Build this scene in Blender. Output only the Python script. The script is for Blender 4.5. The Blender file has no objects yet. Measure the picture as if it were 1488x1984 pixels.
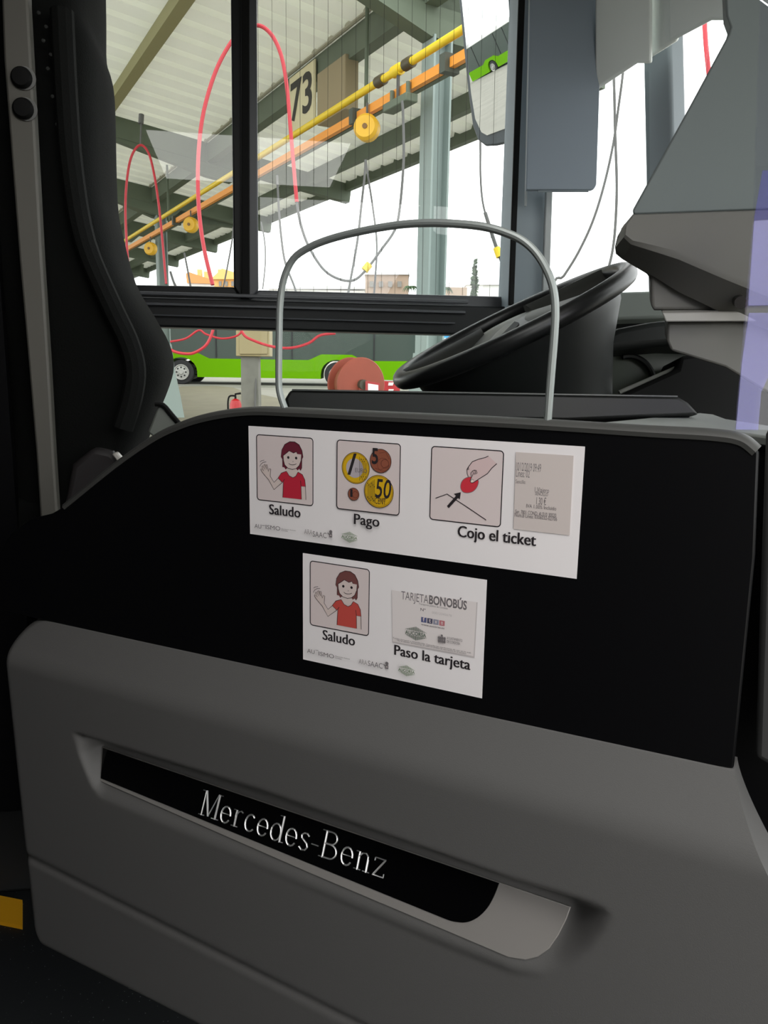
import bpy, bmesh, math, random
import numpy as np
from mathutils import Vector, Matrix
random.seed(7)
SC = bpy.context.scene
COL = SC.collection
# ------------------------------------------------------------------ camera
F_PX, PITCH, ROLL, YAW, CZ = 1526.6, 0.1846006, -0.0168082, math.radians(10), 1.25
_F = Vector((math.sin(YAW)*math.cos(PITCH), math.cos(YAW)*math.cos(PITCH), -math.sin(PITCH)))
_R0 = Vector((math.cos(YAW), -math.sin(YAW), 0)); _D0 = _F.cross(_R0)
_R = _R0*math.cos(ROLL) + _D0*math.sin(ROLL)
_D = -_R0*math.sin(ROLL) + _D0*math.cos(ROLL)
CAM = Vector((0, 0, CZ))
cd = bpy.data.cameras.new('camera'); cam = bpy.data.objects.new('camera', cd); COL.objects.link(cam)
cd.sensor_fit = 'VERTICAL'; cd.sensor_height = 24.0; cd.lens = 24.0*F_PX/1984.0
cd.clip_start = 0.02; cd.clip_end = 500
m = Matrix.Identity(4)
for i in range(3):
    m[i][0] = _R[i]; m[i][1] = -_D[i]; m[i][2] = -_F[i]; m[i][3] = CAM[i]
cam.matrix_world = m
SC.camera = cam
# ------------------------------------------------------------------ world, light, exposure
SKY = 3.3
FILL_GLOW = 4.2  # glow of the added panel over the entrance
w = bpy.data.worlds.new('overcast_sky'); SC.world = w; w.use_nodes = True
bg = w.node_tree.nodes['Background']; bg.inputs['Color'].default_value = (1.0, 0.995, 0.985, 1); bg.inputs['Strength'].default_value = SKY
SC.view_settings.view_transform = 'Standard'; SC.view_settings.look = 'None'
SC.view_settings.exposure = 0.0; SC.view_settings.gamma = 1.0
SC.cycles.use_denoising = True
SC.cycles.max_bounces = 8; SC.cycles.diffuse_bounces = 5; SC.cycles.transparent_max_bounces = 16
SC.cycles.sample_clamp_indirect = 6.0
# ------------------------------------------------------------------ pixel helpers (frame 1488 x 1984)
def ray(x, y): return _R*((x-744)/F_PX) + _D*((y-992)/F_PX) + _F
def at(x, y, d): return CAM + ray(x, y)*d                        # a point at forward distance d
def on(x, y, p, n):
    r = ray(x, y); return CAM + r*((p-CAM).dot(n)/r.dot(n))
def onY(x, y, Y): return on(x, y, Vector((0, Y, 0)), Vector((0, 1, 0)))
def onZ(x, y, Z): return on(x, y, Vector((0, 0, Z)), Vector((0, 0, 1)))
def onV(x, y, a, b):                                             # vertical plane through two plan points
    n = Vector((b[1]-a[1], a[0]-b[0], 0)); return on(x, y, Vector((a[0], a[1], 0)), n)
UP = Vector((0, 0, 1))
# cab door plane
AZ = 0.918604781
DU = Vector((math.sin(AZ), -math.cos(AZ), 0)); DW = Vector((-math.cos(AZ), -math.sin(AZ), 0)); DO = Vector((0, 1.00450746, CZ))
def dpt(u, v, w_=0.0): return DO + DU*u + UP*v + DW*w_
def duv(x, y, w_=0.0):
    p = on(x, y, DO + DW*w_, DW) - DO; return p.dot(DU), p.dot(UP)
def dpx(x, y, w_=0.0): return on(x, y, DO + DW*w_, DW)
# ------------------------------------------------------------------ materials
MATS = {}
def lin(c):
    return tuple(((v/255.0)/12.92 if v/255.0 <= 0.04045 else ((v/255.0+0.055)/1.055)**2.4) for v in c)
def mat(name, rgb, rough=0.5, metal=0.0, spec=0.5, noise=None, bump=None, srgb=True, coat=0.0):
    if name in MATS: return MATS[name]
    mm = bpy.data.materials.new(name); mm.use_nodes = True; nt = mm.node_tree; b = nt.nodes['Principled BSDF']
    c = lin(rgb) if srgb else rgb
    b.inputs['Base Color'].default_value = (*c, 1); b.inputs['Roughness'].default_value = rough
    b.inputs['Metallic'].default_value = metal; b.inputs['Specular IOR Level'].default_value = spec
    b.inputs['Coat Weight'].default_value = coat
    tc = None
    if noise or bump:
        tc = nt.nodes.new('ShaderNodeTexCoord')
    if noise:
        sc_, amt = noise
        n = nt.nodes.new('ShaderNodeTexNoise'); n.inputs['Scale'].default_value = sc_; n.inputs['Detail'].default_value = 5
        r = nt.nodes.new('ShaderNodeValToRGB'); r.color_ramp.elements[0].position = 0.3; r.color_ramp.elements[1].position = 0.7
        r.color_ramp.elements[0].color = (*[v*(1-amt) for v in c], 1); r.color_ramp.elements[1].color = (*[min(1, v*(1+amt)) for v in c], 1)
        nt.links.new(tc.outputs['Object'], n.inputs['Vector']); nt.links.new(n.outputs['Fac'], r.inputs['Fac']); nt.links.new(r.outputs['Color'], b.inputs['Base Color'])
    if bump:
        sc_, st = bump
        n2 = nt.nodes.new('ShaderNodeTexNoise'); n2.inputs['Scale'].default_value = sc_; n2.inputs['Detail'].default_value = 3
        bp = nt.nodes.new('ShaderNodeBump'); bp.inputs['Strength'].default_value = st; bp.inputs['Distance'].default_value = 0.002
        nt.links.new(tc.outputs['Object'], n2.inputs['Vector']); nt.links.new(n2.outputs['Fac'], bp.inputs['Height']); nt.links.new(bp.outputs['Normal'], b.inputs['Normal'])
    MATS[name] = mm; return mm
def glass(name, refl=0.06, tint=(1, 1, 1), haze=0.0, hazecol=(0.8, 0.82, 0.85), rough=0.0):
    if name in MATS: return MATS[name]
    mm = bpy.data.materials.new(name); mm.use_nodes = True; nt = mm.node_tree; nt.nodes.clear()
    out = nt.nodes.new('ShaderNodeOutputMaterial'); tr = nt.nodes.new('ShaderNodeBsdfTransparent'); tr.inputs['Color'].default_value = (*tint, 1)
    gl = nt.nodes.new('ShaderNodeBsdfGlossy'); gl.inputs['Roughness'].default_value = rough
    mx = nt.nodes.new('ShaderNodeMixShader'); mx.inputs['Fac'].default_value = refl
    nt.links.new(tr.outputs[0], mx.inputs[1]); nt.links.new(gl.outputs[0], mx.inputs[2])
    last = mx
    if haze:
        df = nt.nodes.new('ShaderNodeBsdfDiffuse'); df.inputs['Color'].default_value = (*hazecol, 1)
        m2 = nt.nodes.new('ShaderNodeMixShader'); m2.inputs['Fac'].default_value = haze
        nt.links.new(mx.outputs[0], m2.inputs[1]); nt.links.new(df.outputs[0], m2.inputs[2]); last = m2
    nt.links.new(last.outputs[0], out.inputs['Surface'])
    MATS[name] = mm; return mm
M_DOOR = mat('grey_moulded_plastic', (94, 93, 92), 0.55, spec=0.3, bump=(900, 0.12))
M_BLACK = mat('black_satin_panel', (10, 10, 12), 0.38, spec=0.25)
M_RAIL = mat('dark_grey_rail', (72, 72, 70), 0.5, spec=0.4)
M_PIANO = mat('piano_black', (6, 6, 7), 0.08, spec=0.5)
M_SILVER = mat('brushed_silver', (160, 156, 152), 0.42, metal=0.4)
M_CHROME = mat('chrome_letter', (225, 225, 225), 0.3, metal=0.8)
M_PAPER = mat('white_paper', (245, 240, 241), 0.75, spec=0.2)
M_INK = mat('black_ink', (42, 38, 40), 0.8, spec=0.1)
M_FRAME = mat('black_window_frame', (26, 28, 29), 0.5, spec=0.3)
M_FRAME2 = mat('dark_alu_track', (74, 76, 80), 0.4, spec=0.5)
M_SEAT = mat('black_seat_fabric', (15, 16, 15), 0.9, spec=0.1, bump=(260, 0.5))
M_RUB = mat('black_rubber', (14, 14, 14), 0.7, spec=0.2)
M_CAB = mat('cab_grey_plastic', (176, 180, 180), 0.6, spec=0.3)
M_PIL = mat('pillar_flare_grey', (146, 156, 162), 0.6, spec=0.3)  # grey raised to imitate milky lens flare around the front corner
M_HDR = mat('header_flare_pale', (240, 246, 243), 0.6, spec=0.3)  # lens flare put into the colour: plastic lightened well beyond its own tone
M_DASH = mat('dash_dark_plastic', (24, 27, 26), 0.5, spec=0.4)
M_STEEL = mat('green_grey_steel', (96, 106, 90), 0.6, spec=0.3, noise=(3, 0.08))
M_CONC = mat('pale_concrete', (132, 130, 122), 0.9, spec=0.1, noise=(0.8, 0.12))
M_GLASS = glass('window_glass', 0.04, (0.93, 0.95, 0.95))
M_GLASS2 = glass('lower_window_glass', 0.004, (0.94, 0.96, 0.95))
M_GREEN = mat('lime_bus_paint', (96, 152, 6), 0.6, spec=0.05)
M_TYRE = mat('tyre_rubber', (38, 38, 40), 0.85)
M_HOSE = mat('red_air_hose', (176, 36, 48), 0.45)
M_CABLE = mat('grey_cable', (84, 84, 82), 0.6)
M_YEL = mat('yellow_pipe_paint', (232, 200, 30), 0.45)
M_ORA = mat('orange_rail_paint', (232, 150, 50), 0.5)
# ------------------------------------------------------------------ mesh helpers
OFF = {}
class MB:
    def __init__(s): s.v = []; s.f = []; s.mi = []; s.cur = 0
    def add(s, vs, fs):
        o = len(s.v); s.v += [tuple(x) for x in vs]; s.f += [tuple(i+o for i in f) for f in fs]; s.mi += [s.cur]*len(fs); return s
    def poly(s, pts): return s.add(pts, [tuple(range(len(pts)))])
    def prism(s, pts, vec):
        n = len(pts); vec = Vector(vec); a = [Vector(p) for p in pts]; b = [p+vec for p in a]
        fs = [tuple(range(n))[::-1], tuple(range(n, 2*n))] + [(i, (i+1) % n, n+(i+1) % n, n+i) for i in range(n)]
        return s.add(a+b, fs)
    def box(s, c, sx, sy, sz, ax=(1, 0, 0), ay=(0, 1, 0), az=(0, 0, 1)):
        c = Vector(c); ax = Vector(ax)*sx/2; ay = Vector(ay)*sy/2; az = Vector(az)*sz/2
        return s.prism([c-ax-ay-az, c+ax-ay-az, c+ax+ay-az, c-ax+ay-az], az*2)
    def ring_tube(s, rings, closed=False, caps=True):
        n = len(rings[0]); vs = [p for r in rings for p in r]; k = len(rings); fs = []
        for i in range(k if closed else k-1):
            j = (i+1) % k
            for q in range(n): fs.append((i*n+q, i*n+(q+1) % n, j*n+(q+1) % n, j*n+q))
        if caps and not closed: fs += [tuple(range(n))[::-1], tuple((k-1)*n+q for q in range(n))]
        return s.add(vs, fs)
    def tube(s, path, r, n=8, closed=False, smooth=0, flat=1.0):
        P = [Vector(p) for p in path]
        if smooth: P = catmull(P, smooth, closed)
        k = len(P); rr = r if isinstance(r, (list, tuple)) else None
        rings = []; up = None
        for i in range(k):
            t = (P[(i+1) % k]-P[i-1]) if closed else (P[min(i+1, k-1)]-P[max(i-1, 0)])
            t = t.normalized() if t.length > 1e-9 else Vector((0, 0, 1))
            if up is None:
                up = t.orthogonal().normalized()
            up = (up - t*up.dot(t)).normalized(); sd = t.cross(up)
            q = (rr[0]+(rr[-1]-rr[0])*i/(k-1)) if rr else r
            rings.append([P[i] + up*q*math.cos(2*math.pi*j/n) + sd*q*flat*math.sin(2*math.pi*j/n) for j in range(n)])
        return s.ring_tube(rings, closed)
    def cyl(s, a, b, r, n=24, r2=None):
        a, b = Vector(a), Vector(b); t = (b-a).normalized(); up = t.orthogonal().normalized(); sd = t.cross(up); r2 = r if r2 is None else r2
        return s.ring_tube([[c+up*q*math.cos(2*math.pi*j/n)+sd*q*math.sin(2*math.pi*j/n) for j in range(n)] for c, q in ((a, r), (b, r2))])
    def lathe(s, o, ax, prof, n=32):
        o, t = Vector(o), Vector(ax).normalized(); up = t.orthogonal().normalized(); sd = t.cross(up)
        return s.ring_tube([[o+t*h+up*max(q, 1e-4)*math.cos(2*math.pi*j/n)+sd*max(q, 1e-4)*math.sin(2*math.pi*j/n) for j in range(n)] for q, h in prof])
    def build(s, name, material, parent=None, smooth=False, bevel=0, seg=2, angle=35):
        me = bpy.data.meshes.new(name); off = OFF.get(parent.name, Vector()) if parent else Vector()
        me.from_pydata([(v[0]-off.x, v[1]-off.y, v[2]-off.z) for v in s.v], [], s.f)
        for x in (material if isinstance(material, (list, tuple)) else [material]): me.materials.append(x)
        if max(s.mi, default=0): me.polygons.foreach_set('material_index', s.mi)
        bm = bmesh.new(); bm.from_mesh(me); bmesh.ops.recalc_face_normals(bm, faces=bm.faces); bm.to_mesh(me); bm.free()
        o = bpy.data.objects.new(name, me); COL.objects.link(o)
        if parent: o.parent = parent; OFF[o.name] = off
        if bevel:
            b = o.modifiers.new('bevel', 'BEVEL'); b.width = bevel; b.segments = seg; b.limit_method = 'ANGLE'; b.angle_limit = math.radians(40)
        if smooth or bevel:
            me.polygons.foreach_set('use_smooth', [True]*len(me.polygons))
            if hasattr(me, 'set_sharp_from_angle'): me.set_sharp_from_angle(angle=math.radians(angle))
        return o
def catmull(P, k, closed=False):
    out = []; n = len(P)
    for i in range(n if closed else n-1):
        p0, p1, p2, p3 = (P[(i-1) % n], P[i], P[(i+1) % n], P[(i+2) % n]) if closed else (P[max(i-1, 0)], P[i], P[i+1], P[min(i+2, n-1)])
        for j in range(k):
            t = j/k
            out.append(0.5*((2*p1)+(p2-p0)*t+(2*p0-5*p1+4*p2-p3)*t*t+(3*p1-p0-3*p2+p3)*t**3))
    if not closed: out.append(P[-1])
    return out
def thing(name, label, cat, loc, group=None):
    o = bpy.data.objects.new(name, None); o.empty_display_size = 0.05; COL.objects.link(o); o.location = loc; OFF[o.name] = Vector(loc)
    o['label'] = label; o['category'] = cat
    if group: o['group'] = group
    return o
def tag(o, label, cat, group=None, kind=None):
    o['label'] = label; o['category'] = cat
    if group: o['group'] = group
    if kind: o['kind'] = kind
    return o
def struct(o): o['kind'] = 'structure'; return o
def part_label(o, l): o['label'] = l; return o
# ------------------------------------------------------------------ text
def text_tris(s, bold=0.0, shear=0.0):
    c = bpy.data.curves.new('t', 'FONT'); c.body = s; c.offset = bold; c.resolution_u = 3; c.shear = shear
    o = bpy.data.objects.new('t', c); COL.objects.link(o); bpy.context.view_layer.update()
    me = o.to_mesh(); vs = [(v.co.x, v.co.y) for v in me.vertices]; fs = [tuple(p.vertices) for p in me.polygons]
    o.to_mesh_clear(); bpy.data.objects.remove(o); bpy.data.curves.remove(c); return vs, fs
_cap = {}
def put_text(mb, s, o, ax, ay, width, cap, bold=0.0, shear=0.0):
    """text from baseline start o along ax with given total width and capital height (metres)"""
    vs, fs = text_tris(s, bold, shear)
    if not vs: return
    x0 = min(v[0] for v in vs); x1 = max(v[0] for v in vs)
    if 'H' not in _cap:
        h, _ = text_tris('H'); _cap['H'] = max(v[1] for v in h)
    kx = width/(x1-x0); ky = cap/_cap['H']
    mb.add([o + ax*((v[0]-x0)*kx) + ay*(v[1]*ky) for v in vs], fs)

# ================================================================== BUS SHELL (setting)
def slab(name, x0, x1, y0, y1, z0, z1, m_):
    return struct(MB().prism([(x0, y0, z0), (x1, y0, z0), (x1, y1, z0), (x0, y1, z0)], (0, 0, z1-z0)).build(name, m_))
M_FLOOR = mat('dark_bus_floor', (26, 28, 30), 0.6, spec=0.3)
nt = M_FLOOR.node_tree
tc = nt.nodes.new('ShaderNodeTexCoord'); vo = nt.nodes.new('ShaderNodeTexVoronoi'); vo.inputs['Scale'].default_value = 90
rp = nt.nodes.new('ShaderNodeValToRGB'); rp.color_ramp.elements[0].position = 0.05; rp.color_ramp.elements[0].color = (0.16, 0.17, 0.18, 1)
rp.color_ramp.elements[1].position = 0.12; rp.color_ramp.elements[1].color = (*lin((24, 26, 28)), 1)
nt.links.new(tc.outputs['Object'], vo.inputs['Vector']); nt.links.new(vo.outputs['Distance'], rp.inputs['Fac']); nt.links.new(rp.outputs['Color'], nt.nodes['Principled BSDF'].inputs['Base Color'])
M_WALL = mat('bus_wall_dark', (34, 35, 36), 0.7, spec=0.2)
M_CEIL = mat('bus_ceiling', (165, 168, 168), 0.7, spec=0.2)
YW, YB = 2.2, -0.55
slab('floor', -2.4, 1.6, YB-0.1, 2.3, -0.06, 0.0, M_FLOOR)
slab('ceiling', -2.4, 1.6, YB-0.1, 2.35, 2.36, 2.42, M_CEIL)
cl = thing('added_light_panel', 'added glowing panel out of view over the entrance', 'light panel', (0.04, 0.03, 2.35))  # added, unseen: makes the pale ghost in the side windows and fills the cab
MB().prism([(-0.44, -0.46, 2.264), (0.52, -0.46, 2.264), (0.52, 0.52, 2.264), (-0.44, 0.52, 2.264)], (0, 0, 0.096)).build('housing', M_CEIL, cl, bevel=0.006)
em = bpy.data.materials.new('fill_diffuser'); em.use_nodes = True; eb = em.node_tree.nodes['Principled BSDF']; eb.inputs['Emission Color'].default_value = (1, 0.98, 0.95, 1); eb.inputs['Emission Strength'].default_value = FILL_GLOW
MB().prism([(-0.42, -0.44, 2.26), (0.50, -0.44, 2.26), (0.50, 0.50, 2.26), (-0.42, 0.50, 2.26)], (0, 0, 0.004)).build('diffuser', em, cl)
slab('wall_rear', -2.4, -2.34, YB-0.1, 2.3, 0, 2.36, M_WALL)
DX0, DX1 = 0.10, 1.5
mb = MB()
for x0, x1, z0, z1 in ((-2.34, DX0, 0, 2.36), (DX0, DX1, 2.22, 2.36), (DX1, 1.55, 0, 2.36)):
    mb.prism([(x0, YB-0.06, z0), (x1, YB-0.06, z0), (x1, YB, z0), (x0, YB, z0)], (0, 0, z1-z0))
struct(mb.build('wall_right', M_WALL))
# driver's side wall with its window openings
def rectY(mb, x0, y0, x1, y1, Y, th):                              # pixel box on the plane Y
    mb.prism([onY(x0, y0, Y), onY(x1, y0, Y), onY(x1, y1, Y), onY(x0, y1, Y)], (0, th, 0))
pL = onY(-60, 600, YW).x; pR = onY(1040, 600, YW).x
mb = MB()
zs = onY(600, 860, YW).z
mb.prism([(-2.34, YW, 0), (pR, YW, 0), (pR, YW, zs), (-2.34, YW, zs)], (0, 0.07, 0))
mb.prism([(-2.34, YW, zs), (pL, YW, zs), (pL, YW, 2.36), (-2.34, YW, 2.36)], (0, 0.07, 0))
mb.prism([(pL, YW, 2.3), (pR, YW, 2.3), (pR, YW, 2.36), (pL, YW, 2.36)], (0, 0.07, 0))
struct(mb.build('wall_left', M_WALL))
# ------------------------------------------------------------------ side windows
ZT = 2.3
def win_frame(pts_outer, pts_inner, Y, th):
    mb = MB(); n = len(pts_outer)
    a = [onY(*p, Y) for p in pts_outer]; b = [onY(*p, Y) for p in pts_inner]
    for i in range(n):
        j = (i+1) % n; mb.prism([a[i], a[j], b[j], b[i]], (0, th, 0))
    return mb
# upper pane behind the seat
f1 = win_frame([(-60, -120), (474, -120), (476, 590), (-60, 568)], [(-40, -100), (446, -100), (453, 556), (-40, 545)], YW-0.025, 0.05).build('window_1', M_FRAME, bevel=0.004); struct(f1)
MB().prism([onY(-45, -105, YW), onY(450, -105, YW), onY(457, 560, YW), onY(-45, 550, YW)], (0, 0.004, 0)).build('pane', M_GLASS, f1)
f2 = win_frame([(474, -120), (1022, -120), (1000, 597), (476, 590)], [(497, -100), (1012, -100), (987, 575), (501, 562)], YW-0.015, 0.05).build('window_2', M_FRAME2, bevel=0.004); struct(f2)
MB().prism([onY(493, -105, YW), onY(1016, -105, YW), onY(991, 580, YW), onY(497, 566, YW)], (0, 0.004, 0)).build('pane', M_GLASS, f2)
mb = MB(); M_WIRE = mat('heater_wire', (60, 60, 58), 0.6)
for k in range(18):
    xt = 499+k*27.4; xb = 503+k*26.2
    a = onY(xt, -100, YW-0.002); b = onY(xb, 566+k*0.6, YW-0.002); mb.tube([a, b], 0.00055, 4)
mb.build('heating_wire', M_WIRE, f2)
# central rubber joint between the two sashes
mb = MB(); rectY(mb, 467, -120, 484, 588, YW-0.04, 0.03); struct(mb.build('trim_1', M_RUB, bevel=0.003))
# waist beam with sliding tracks
mb = MB(); mb.prism([onY(-60, 566, YW-0.05), onY(1000, 594, YW-0.05), onY(1000, 652, YW-0.05), onY(-60, 624, YW-0.05)], (0, 0.09, 0))
bm_ = struct(mb.build('trim_2', M_FRAME, bevel=0.006))
for (ya, yb, h, xr) in ((571, 588, 0.0075, 905), (592, 610, 0.006, 900), (614, 624, 0.004, 880)):
    dy = yb-ya
    MB().prism([onY(170, ya-8.5+0.0, YW-0.05), onY(xr, ya+11, YW-0.05), onY(xr, ya+11+h*900, YW-0.05), onY(170, ya-8.5+h*900, YW-0.05)], (0, -0.014, 0)).build('sliding_track', M_FRAME2, bm_, bevel=0.002)
f3 = win_frame([(-60, 622), (1000, 651), (1000, 870), (-60, 870)], [(-40, 625), (985, 653), (985, 850), (-40, 850)], YW-0.02, 0.05).build('window_3', M_FRAME, bevel=0.004); struct(f3)
MB().prism([onY(-45, 623, YW), onY(990, 652, YW), onY(990, 855, YW), onY(-45, 855, YW)], (0, 0.004, 0)).build('pane', M_GLASS2, f3)
# ------------------------------------------------------------------ front corner, quarter window, windscreen
QA = onY(1060, 480, 2.14); QA = (QA.x, QA.y)
b1 = math.tan(YAW+math.atan((1257-744)/F_PX)); QB = (1.90*b1, 1.90)
b2 = math.tan(YAW+math.atan((1305-744)/F_PX)); QC = (1.82*b2, 1.82)
QD = (1.42, 0.9); QE = (1.5, YB)
def strip(mb, a, b, pts, th, sh=0.0):                               # px outline on a vertical plane a-b
    n = Vector((b[1]-a[1], a[0]-b[0], 0)).normalized(); a = (a[0]+n.x*sh, a[1]+n.y*sh); b = (b[0]+n.x*sh, b[1]+n.y*sh)
    mb.prism([onV(*p, a, b) for p in pts], n*th)
# A pillar: from waist to roof
mb = MB(); mb.prism([onY(1015, -140, 2.12), onY(1075, -140, 2.12), onY(1060, 600, 2.12), onY(985, 600, 2.12)], (0, 0.1, 0))
mb.prism([onY(985, 590, 2.12), onY(1062, 590, 2.12), onY(1050, 900, 2.12), onY(960, 900, 2.12)], (0, 0.1, 0))
pil = struct(mb.build('trim_3', M_PIL, bevel=0.008))
MB().prism([onY(1008, -140, 2.105), onY(1021, -140, 2.105), onY(994, 592, 2.105), onY(984, 592, 2.105)], (0, -0.008, 0)).build('rubber_seal', M_RUB, pil, bevel=0.002)
MB().prism([onY(1027, -140, 2.105), onY(1030, -140, 2.105), onY(1019, 400, 2.105), onY(1016, 400, 2.105)], (0, -0.008, 0)).build('edge_strip', M_CAB, pil)
MB().prism([onY(1055, 372, 2.105), onY(1068, 372, 2.105), onY(1061, 592, 2.105), onY(1047, 592, 2.105)], (0, -0.012, 0)).build('edge_strip', M_CAB, pil, bevel=0.003)
def plan_wall(mb, a, b, z0, z1, th=0.05):
    n = Vector((b[1]-a[1], a[0]-b[0], 0)).normalized(); 
    mb.prism([(a[0], a[1], z0), (b[0], b[1], z0), (b[0], b[1], z1), (a[0], a[1], z1)], n*th)
# front pillar between quarter window and windscreen
mb = MB(); strip(mb, QB, QC, [(1240, -140), (1292, -140), (1312, 640), (1256, 640)], -0.05)
struct(mb.build('trim_4', M_PIL, bevel=0.008))
zq = onV(1150, 592, QA, QB).z
mb = MB()
for a, b in ((QA, QB), (QB, QC), (QC, QD), (QD, QE)): plan_wall(mb, a, b, 0, zq if a in (QA, QB) else 0.95, -0.04)
struct(mb.build('wall_front', M_WALL))
def pane_px(name, a, b, pts, frame_from=None):
    mb = MB(); strip(mb, a, b, pts, 0.004); return struct(mb.build(name, M_GLASS))
pane_px('window_4', QA, QB, [(1062, 60), (1256, 60), (1262, 600), (1060, 600)])
mb = MB(); plan_wall(mb, QC, QD, 0.95, 2.3, 0.004); plan_wall(mb, QD, QE, 0.95, 2.3, 0.004); struct(mb.build('window_5', M_GLASS))
# header over the windscreen, sloping blind box
mb = MB()
strip(mb, QA, QB, [(1152, 175), (1161, 169), (1233, 121), (1262, 121), (1262, -260), (1152, -260)], -0.012, 0.04)
strip(mb, QB, QC, [(1250, 115), (1310, 77), (1310, -260), (1250, -260)], -0.012, 0.04)
hd = struct(mb.build('trim_5', M_HDR, bevel=0.006))
mb = MB(); strip(mb, QC, QD, [(1296, 80), (1375, 38), (1408, 38), (1420, 54), (1432, 40), (1466, -6), (1500, 18), (1800, 60), (1800, -600), (1296, -600)], -0.012, 0.04)
struct(mb.build('trim_6', M_HDR, bevel=0.006))
mb = MB(); plan_wall(mb, QD, QE, 2.12, 2.36, -0.06); struct(mb.build('trim_7', M_PIL))
# side sun blind
t = thing('sun_blind', 'grey side sun blind pulled down beside the front pillar, rounded lower corner', 'sun blind', at(1100, 372, 1.98))
d = 1.98
def rounded(pts, idx, r, k=5):
    out = []
    for i, p in enumerate(pts):
        if i in idx:
            a = Vector(pts[i-1]); b = Vector(pts[(i+1) % len(pts)]); c = Vector(p)
            u_ = (a-c).normalized()*r; v_ = (b-c).normalized()*r
            for j in range(k+1):
                q = j/k; out.append(tuple((c+u_)*(1-q)**2 + c*2*q*(1-q) + (c+v_)*q*q))
        else: out.append(p)
    return out
pts = rounded([(1030, -160), (1170, -160), (1153, 371), (1018, 371)], [2], 14)
MB().prism([at(*p, d) for p in pts], -_F*0.012).build('blind_sheet', mat('blind_flare_grey', (140, 151, 162), 0.7), t, bevel=0.002)  # blind colour lightened as well, standing in for flare
MB().cyl(at(1042, 370, d-0.004), at(1140, 370, d-0.004), 0.003, 10).build('bottom_bar', M_PIL, t, smooth=True)

# ================================================================== CAB DOOR
door = thing('cab_door', 'grey and black driver cab door with long recessed name plate and two posters', 'door', dpt(0.05, -1.03, 0.0))
# black upper panel
PANEL = [(-40, 1176), (-40, 1130), (20, 1035), (60, 1005), (100, 995), (140, 972), (200, 922), (250, 885), (300, 853), (340, 834), (380, 819), (430, 807), (490, 800), (560, 803), (700, 808), (1000, 823), (1250, 838), (1380, 846), (1440, 855), (1470, 876), (1462, 1080), (1440, 1300), (1421, 1490), (1380, 1486), (744, 1352), (40, 1192)]
uvp = [duv(*p) for p in PANEL]
MB().prism([dpt(u, v, 0.0) for u, v in uvp], -DW*0.014).build('upper_panel', M_BLACK, door, bevel=0.002)
# rail along the top
top_o = [(120, 975), (200, 909), (250, 871), (300, 838), (340, 819), (380, 805), (430, 794), (490, 788), (560, 790), (700, 796), (1000, 810), (1250, 825), (1380, 832), (1440, 842), (1474, 866)]
tu = [Vector((*duv(*p), 0)) for p in top_o]; tu = catmull(tu, 5)
rings = []
for i, p in enumerate(tu):
    tg = (tu[min(i+1, len(tu)-1)]-tu[max(i-1, 0)]).normalized(); nn = Vector((tg.y, -tg.x, 0))
    ring = []
    for a, b in ((0.0, -0.014), (0.0, -0.005), (0.0025, 0.0005), (0.006, 0.003), (0.0105, 0.0015), (0.0105, -0.014)):
        q = p+nn*a; ring.append(dpt(q.x, q.y, b-0.001 if b < 0 else b))
    rings.append(ring)
MB().ring_tube(rings).build('top_rail', M_RAIL, door, smooth=True)
# grey lower panel : a moulded height field
WF = 0.040
def sdf(poly, U, V):
    P = np.array(poly); n = len(P); dmin = np.full(U.shape, 1e9); ins = np.zeros(U.shape, bool)
    for i in range(n):
        a = P[i]; b = P[(i+1) % n]; e = b-a; L = (e@e)+1e-12
        tt = np.clip(((U-a[0])*e[0]+(V-a[1])*e[1])/L, 0, 1)
        dmin = np.minimum(dmin, np.hypot(U-a[0]-tt*e[0], V-a[1]-tt*e[1]))
        c = ((a[1] > V) != (b[1] > V)) & (U < (b[0]-a[0])*(V-a[1])/((b[1]-a[1]) if abs(b[1]-a[1]) > 1e-9 else 1e-9)+a[0]); ins ^= c
    return np.where(ins, -dmin, dmin)
def linfit(pts, w_): q = np.array([duv(*p, w_) for p in pts]); return np.polyfit(q[:, 0], q[:, 1], 1)
ltop = linfit([(60, 1195), (744, 1349), (1415, 1486)], 0.0)
lbot = linfit([(78, 1854), (328, 1984)], 0.03)
lcr = linfit([(60, 1292), (252, 1338), (676, 1463), (1300, 1625)], WF)
lgr = linfit([(71, 1686), (300, 1806), (500, 1907)], WF)
# inclined plane of the name plate
TH = math.radians(24); u0, v0 = duv(194, 1512, 0.022); PW0 = 0.022
PN = (DW*math.cos(TH) + UP*math.sin(TH)).normalized(); PP = dpt(u0, v0, PW0); PUP = (UP*math.cos(TH) - DW*math.sin(TH)).normalized()
def ppx(x, y, lift=0.0): return on(x, y, PP + PN*lift, PN)
def puv(x, y): p = ppx(x, y)-DO; return p.dot(DU), p.dot(UP)
SIL = [(197, 1446), (1106, 1757), (1098, 1780), (1082, 1812), (1064, 1838), (1042, 1854), (1018, 1860), (985, 1855), (600, 1692), (194, 1514)]
OUT = [(137, 1419), (500, 1530), (972, 1698), (1140, 1748), (1170, 1760), (1183, 1780), (1168, 1812), (1133, 1856), (1090, 1888), (1045, 1905), (990, 1898), (864, 1848), (501, 1692), (300, 1600), (186, 1552), (160, 1490)]
inner = [puv(*p) for p in SIL]; outer = [duv(*p, WF) for p in OUT]
uLt, _ = duv(6, 1236, 0.03); uLb, _ = duv(46, 1800, 0.03)
NS, NT = 500, 320
S, T_ = np.meshgrid(np.linspace(0, 1, NS), np.linspace(0, 1, NT))
uRt, vRt = duv(1425, 1486, 0.0); uRm, vRm = duv(1488, 1610, 0.02)
def softmin(a, b, k): h = np.clip(0.5+0.5*(b-a)/k, 0, 1); return b*(1-h)+a*h-k*h*(1-h)
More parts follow.
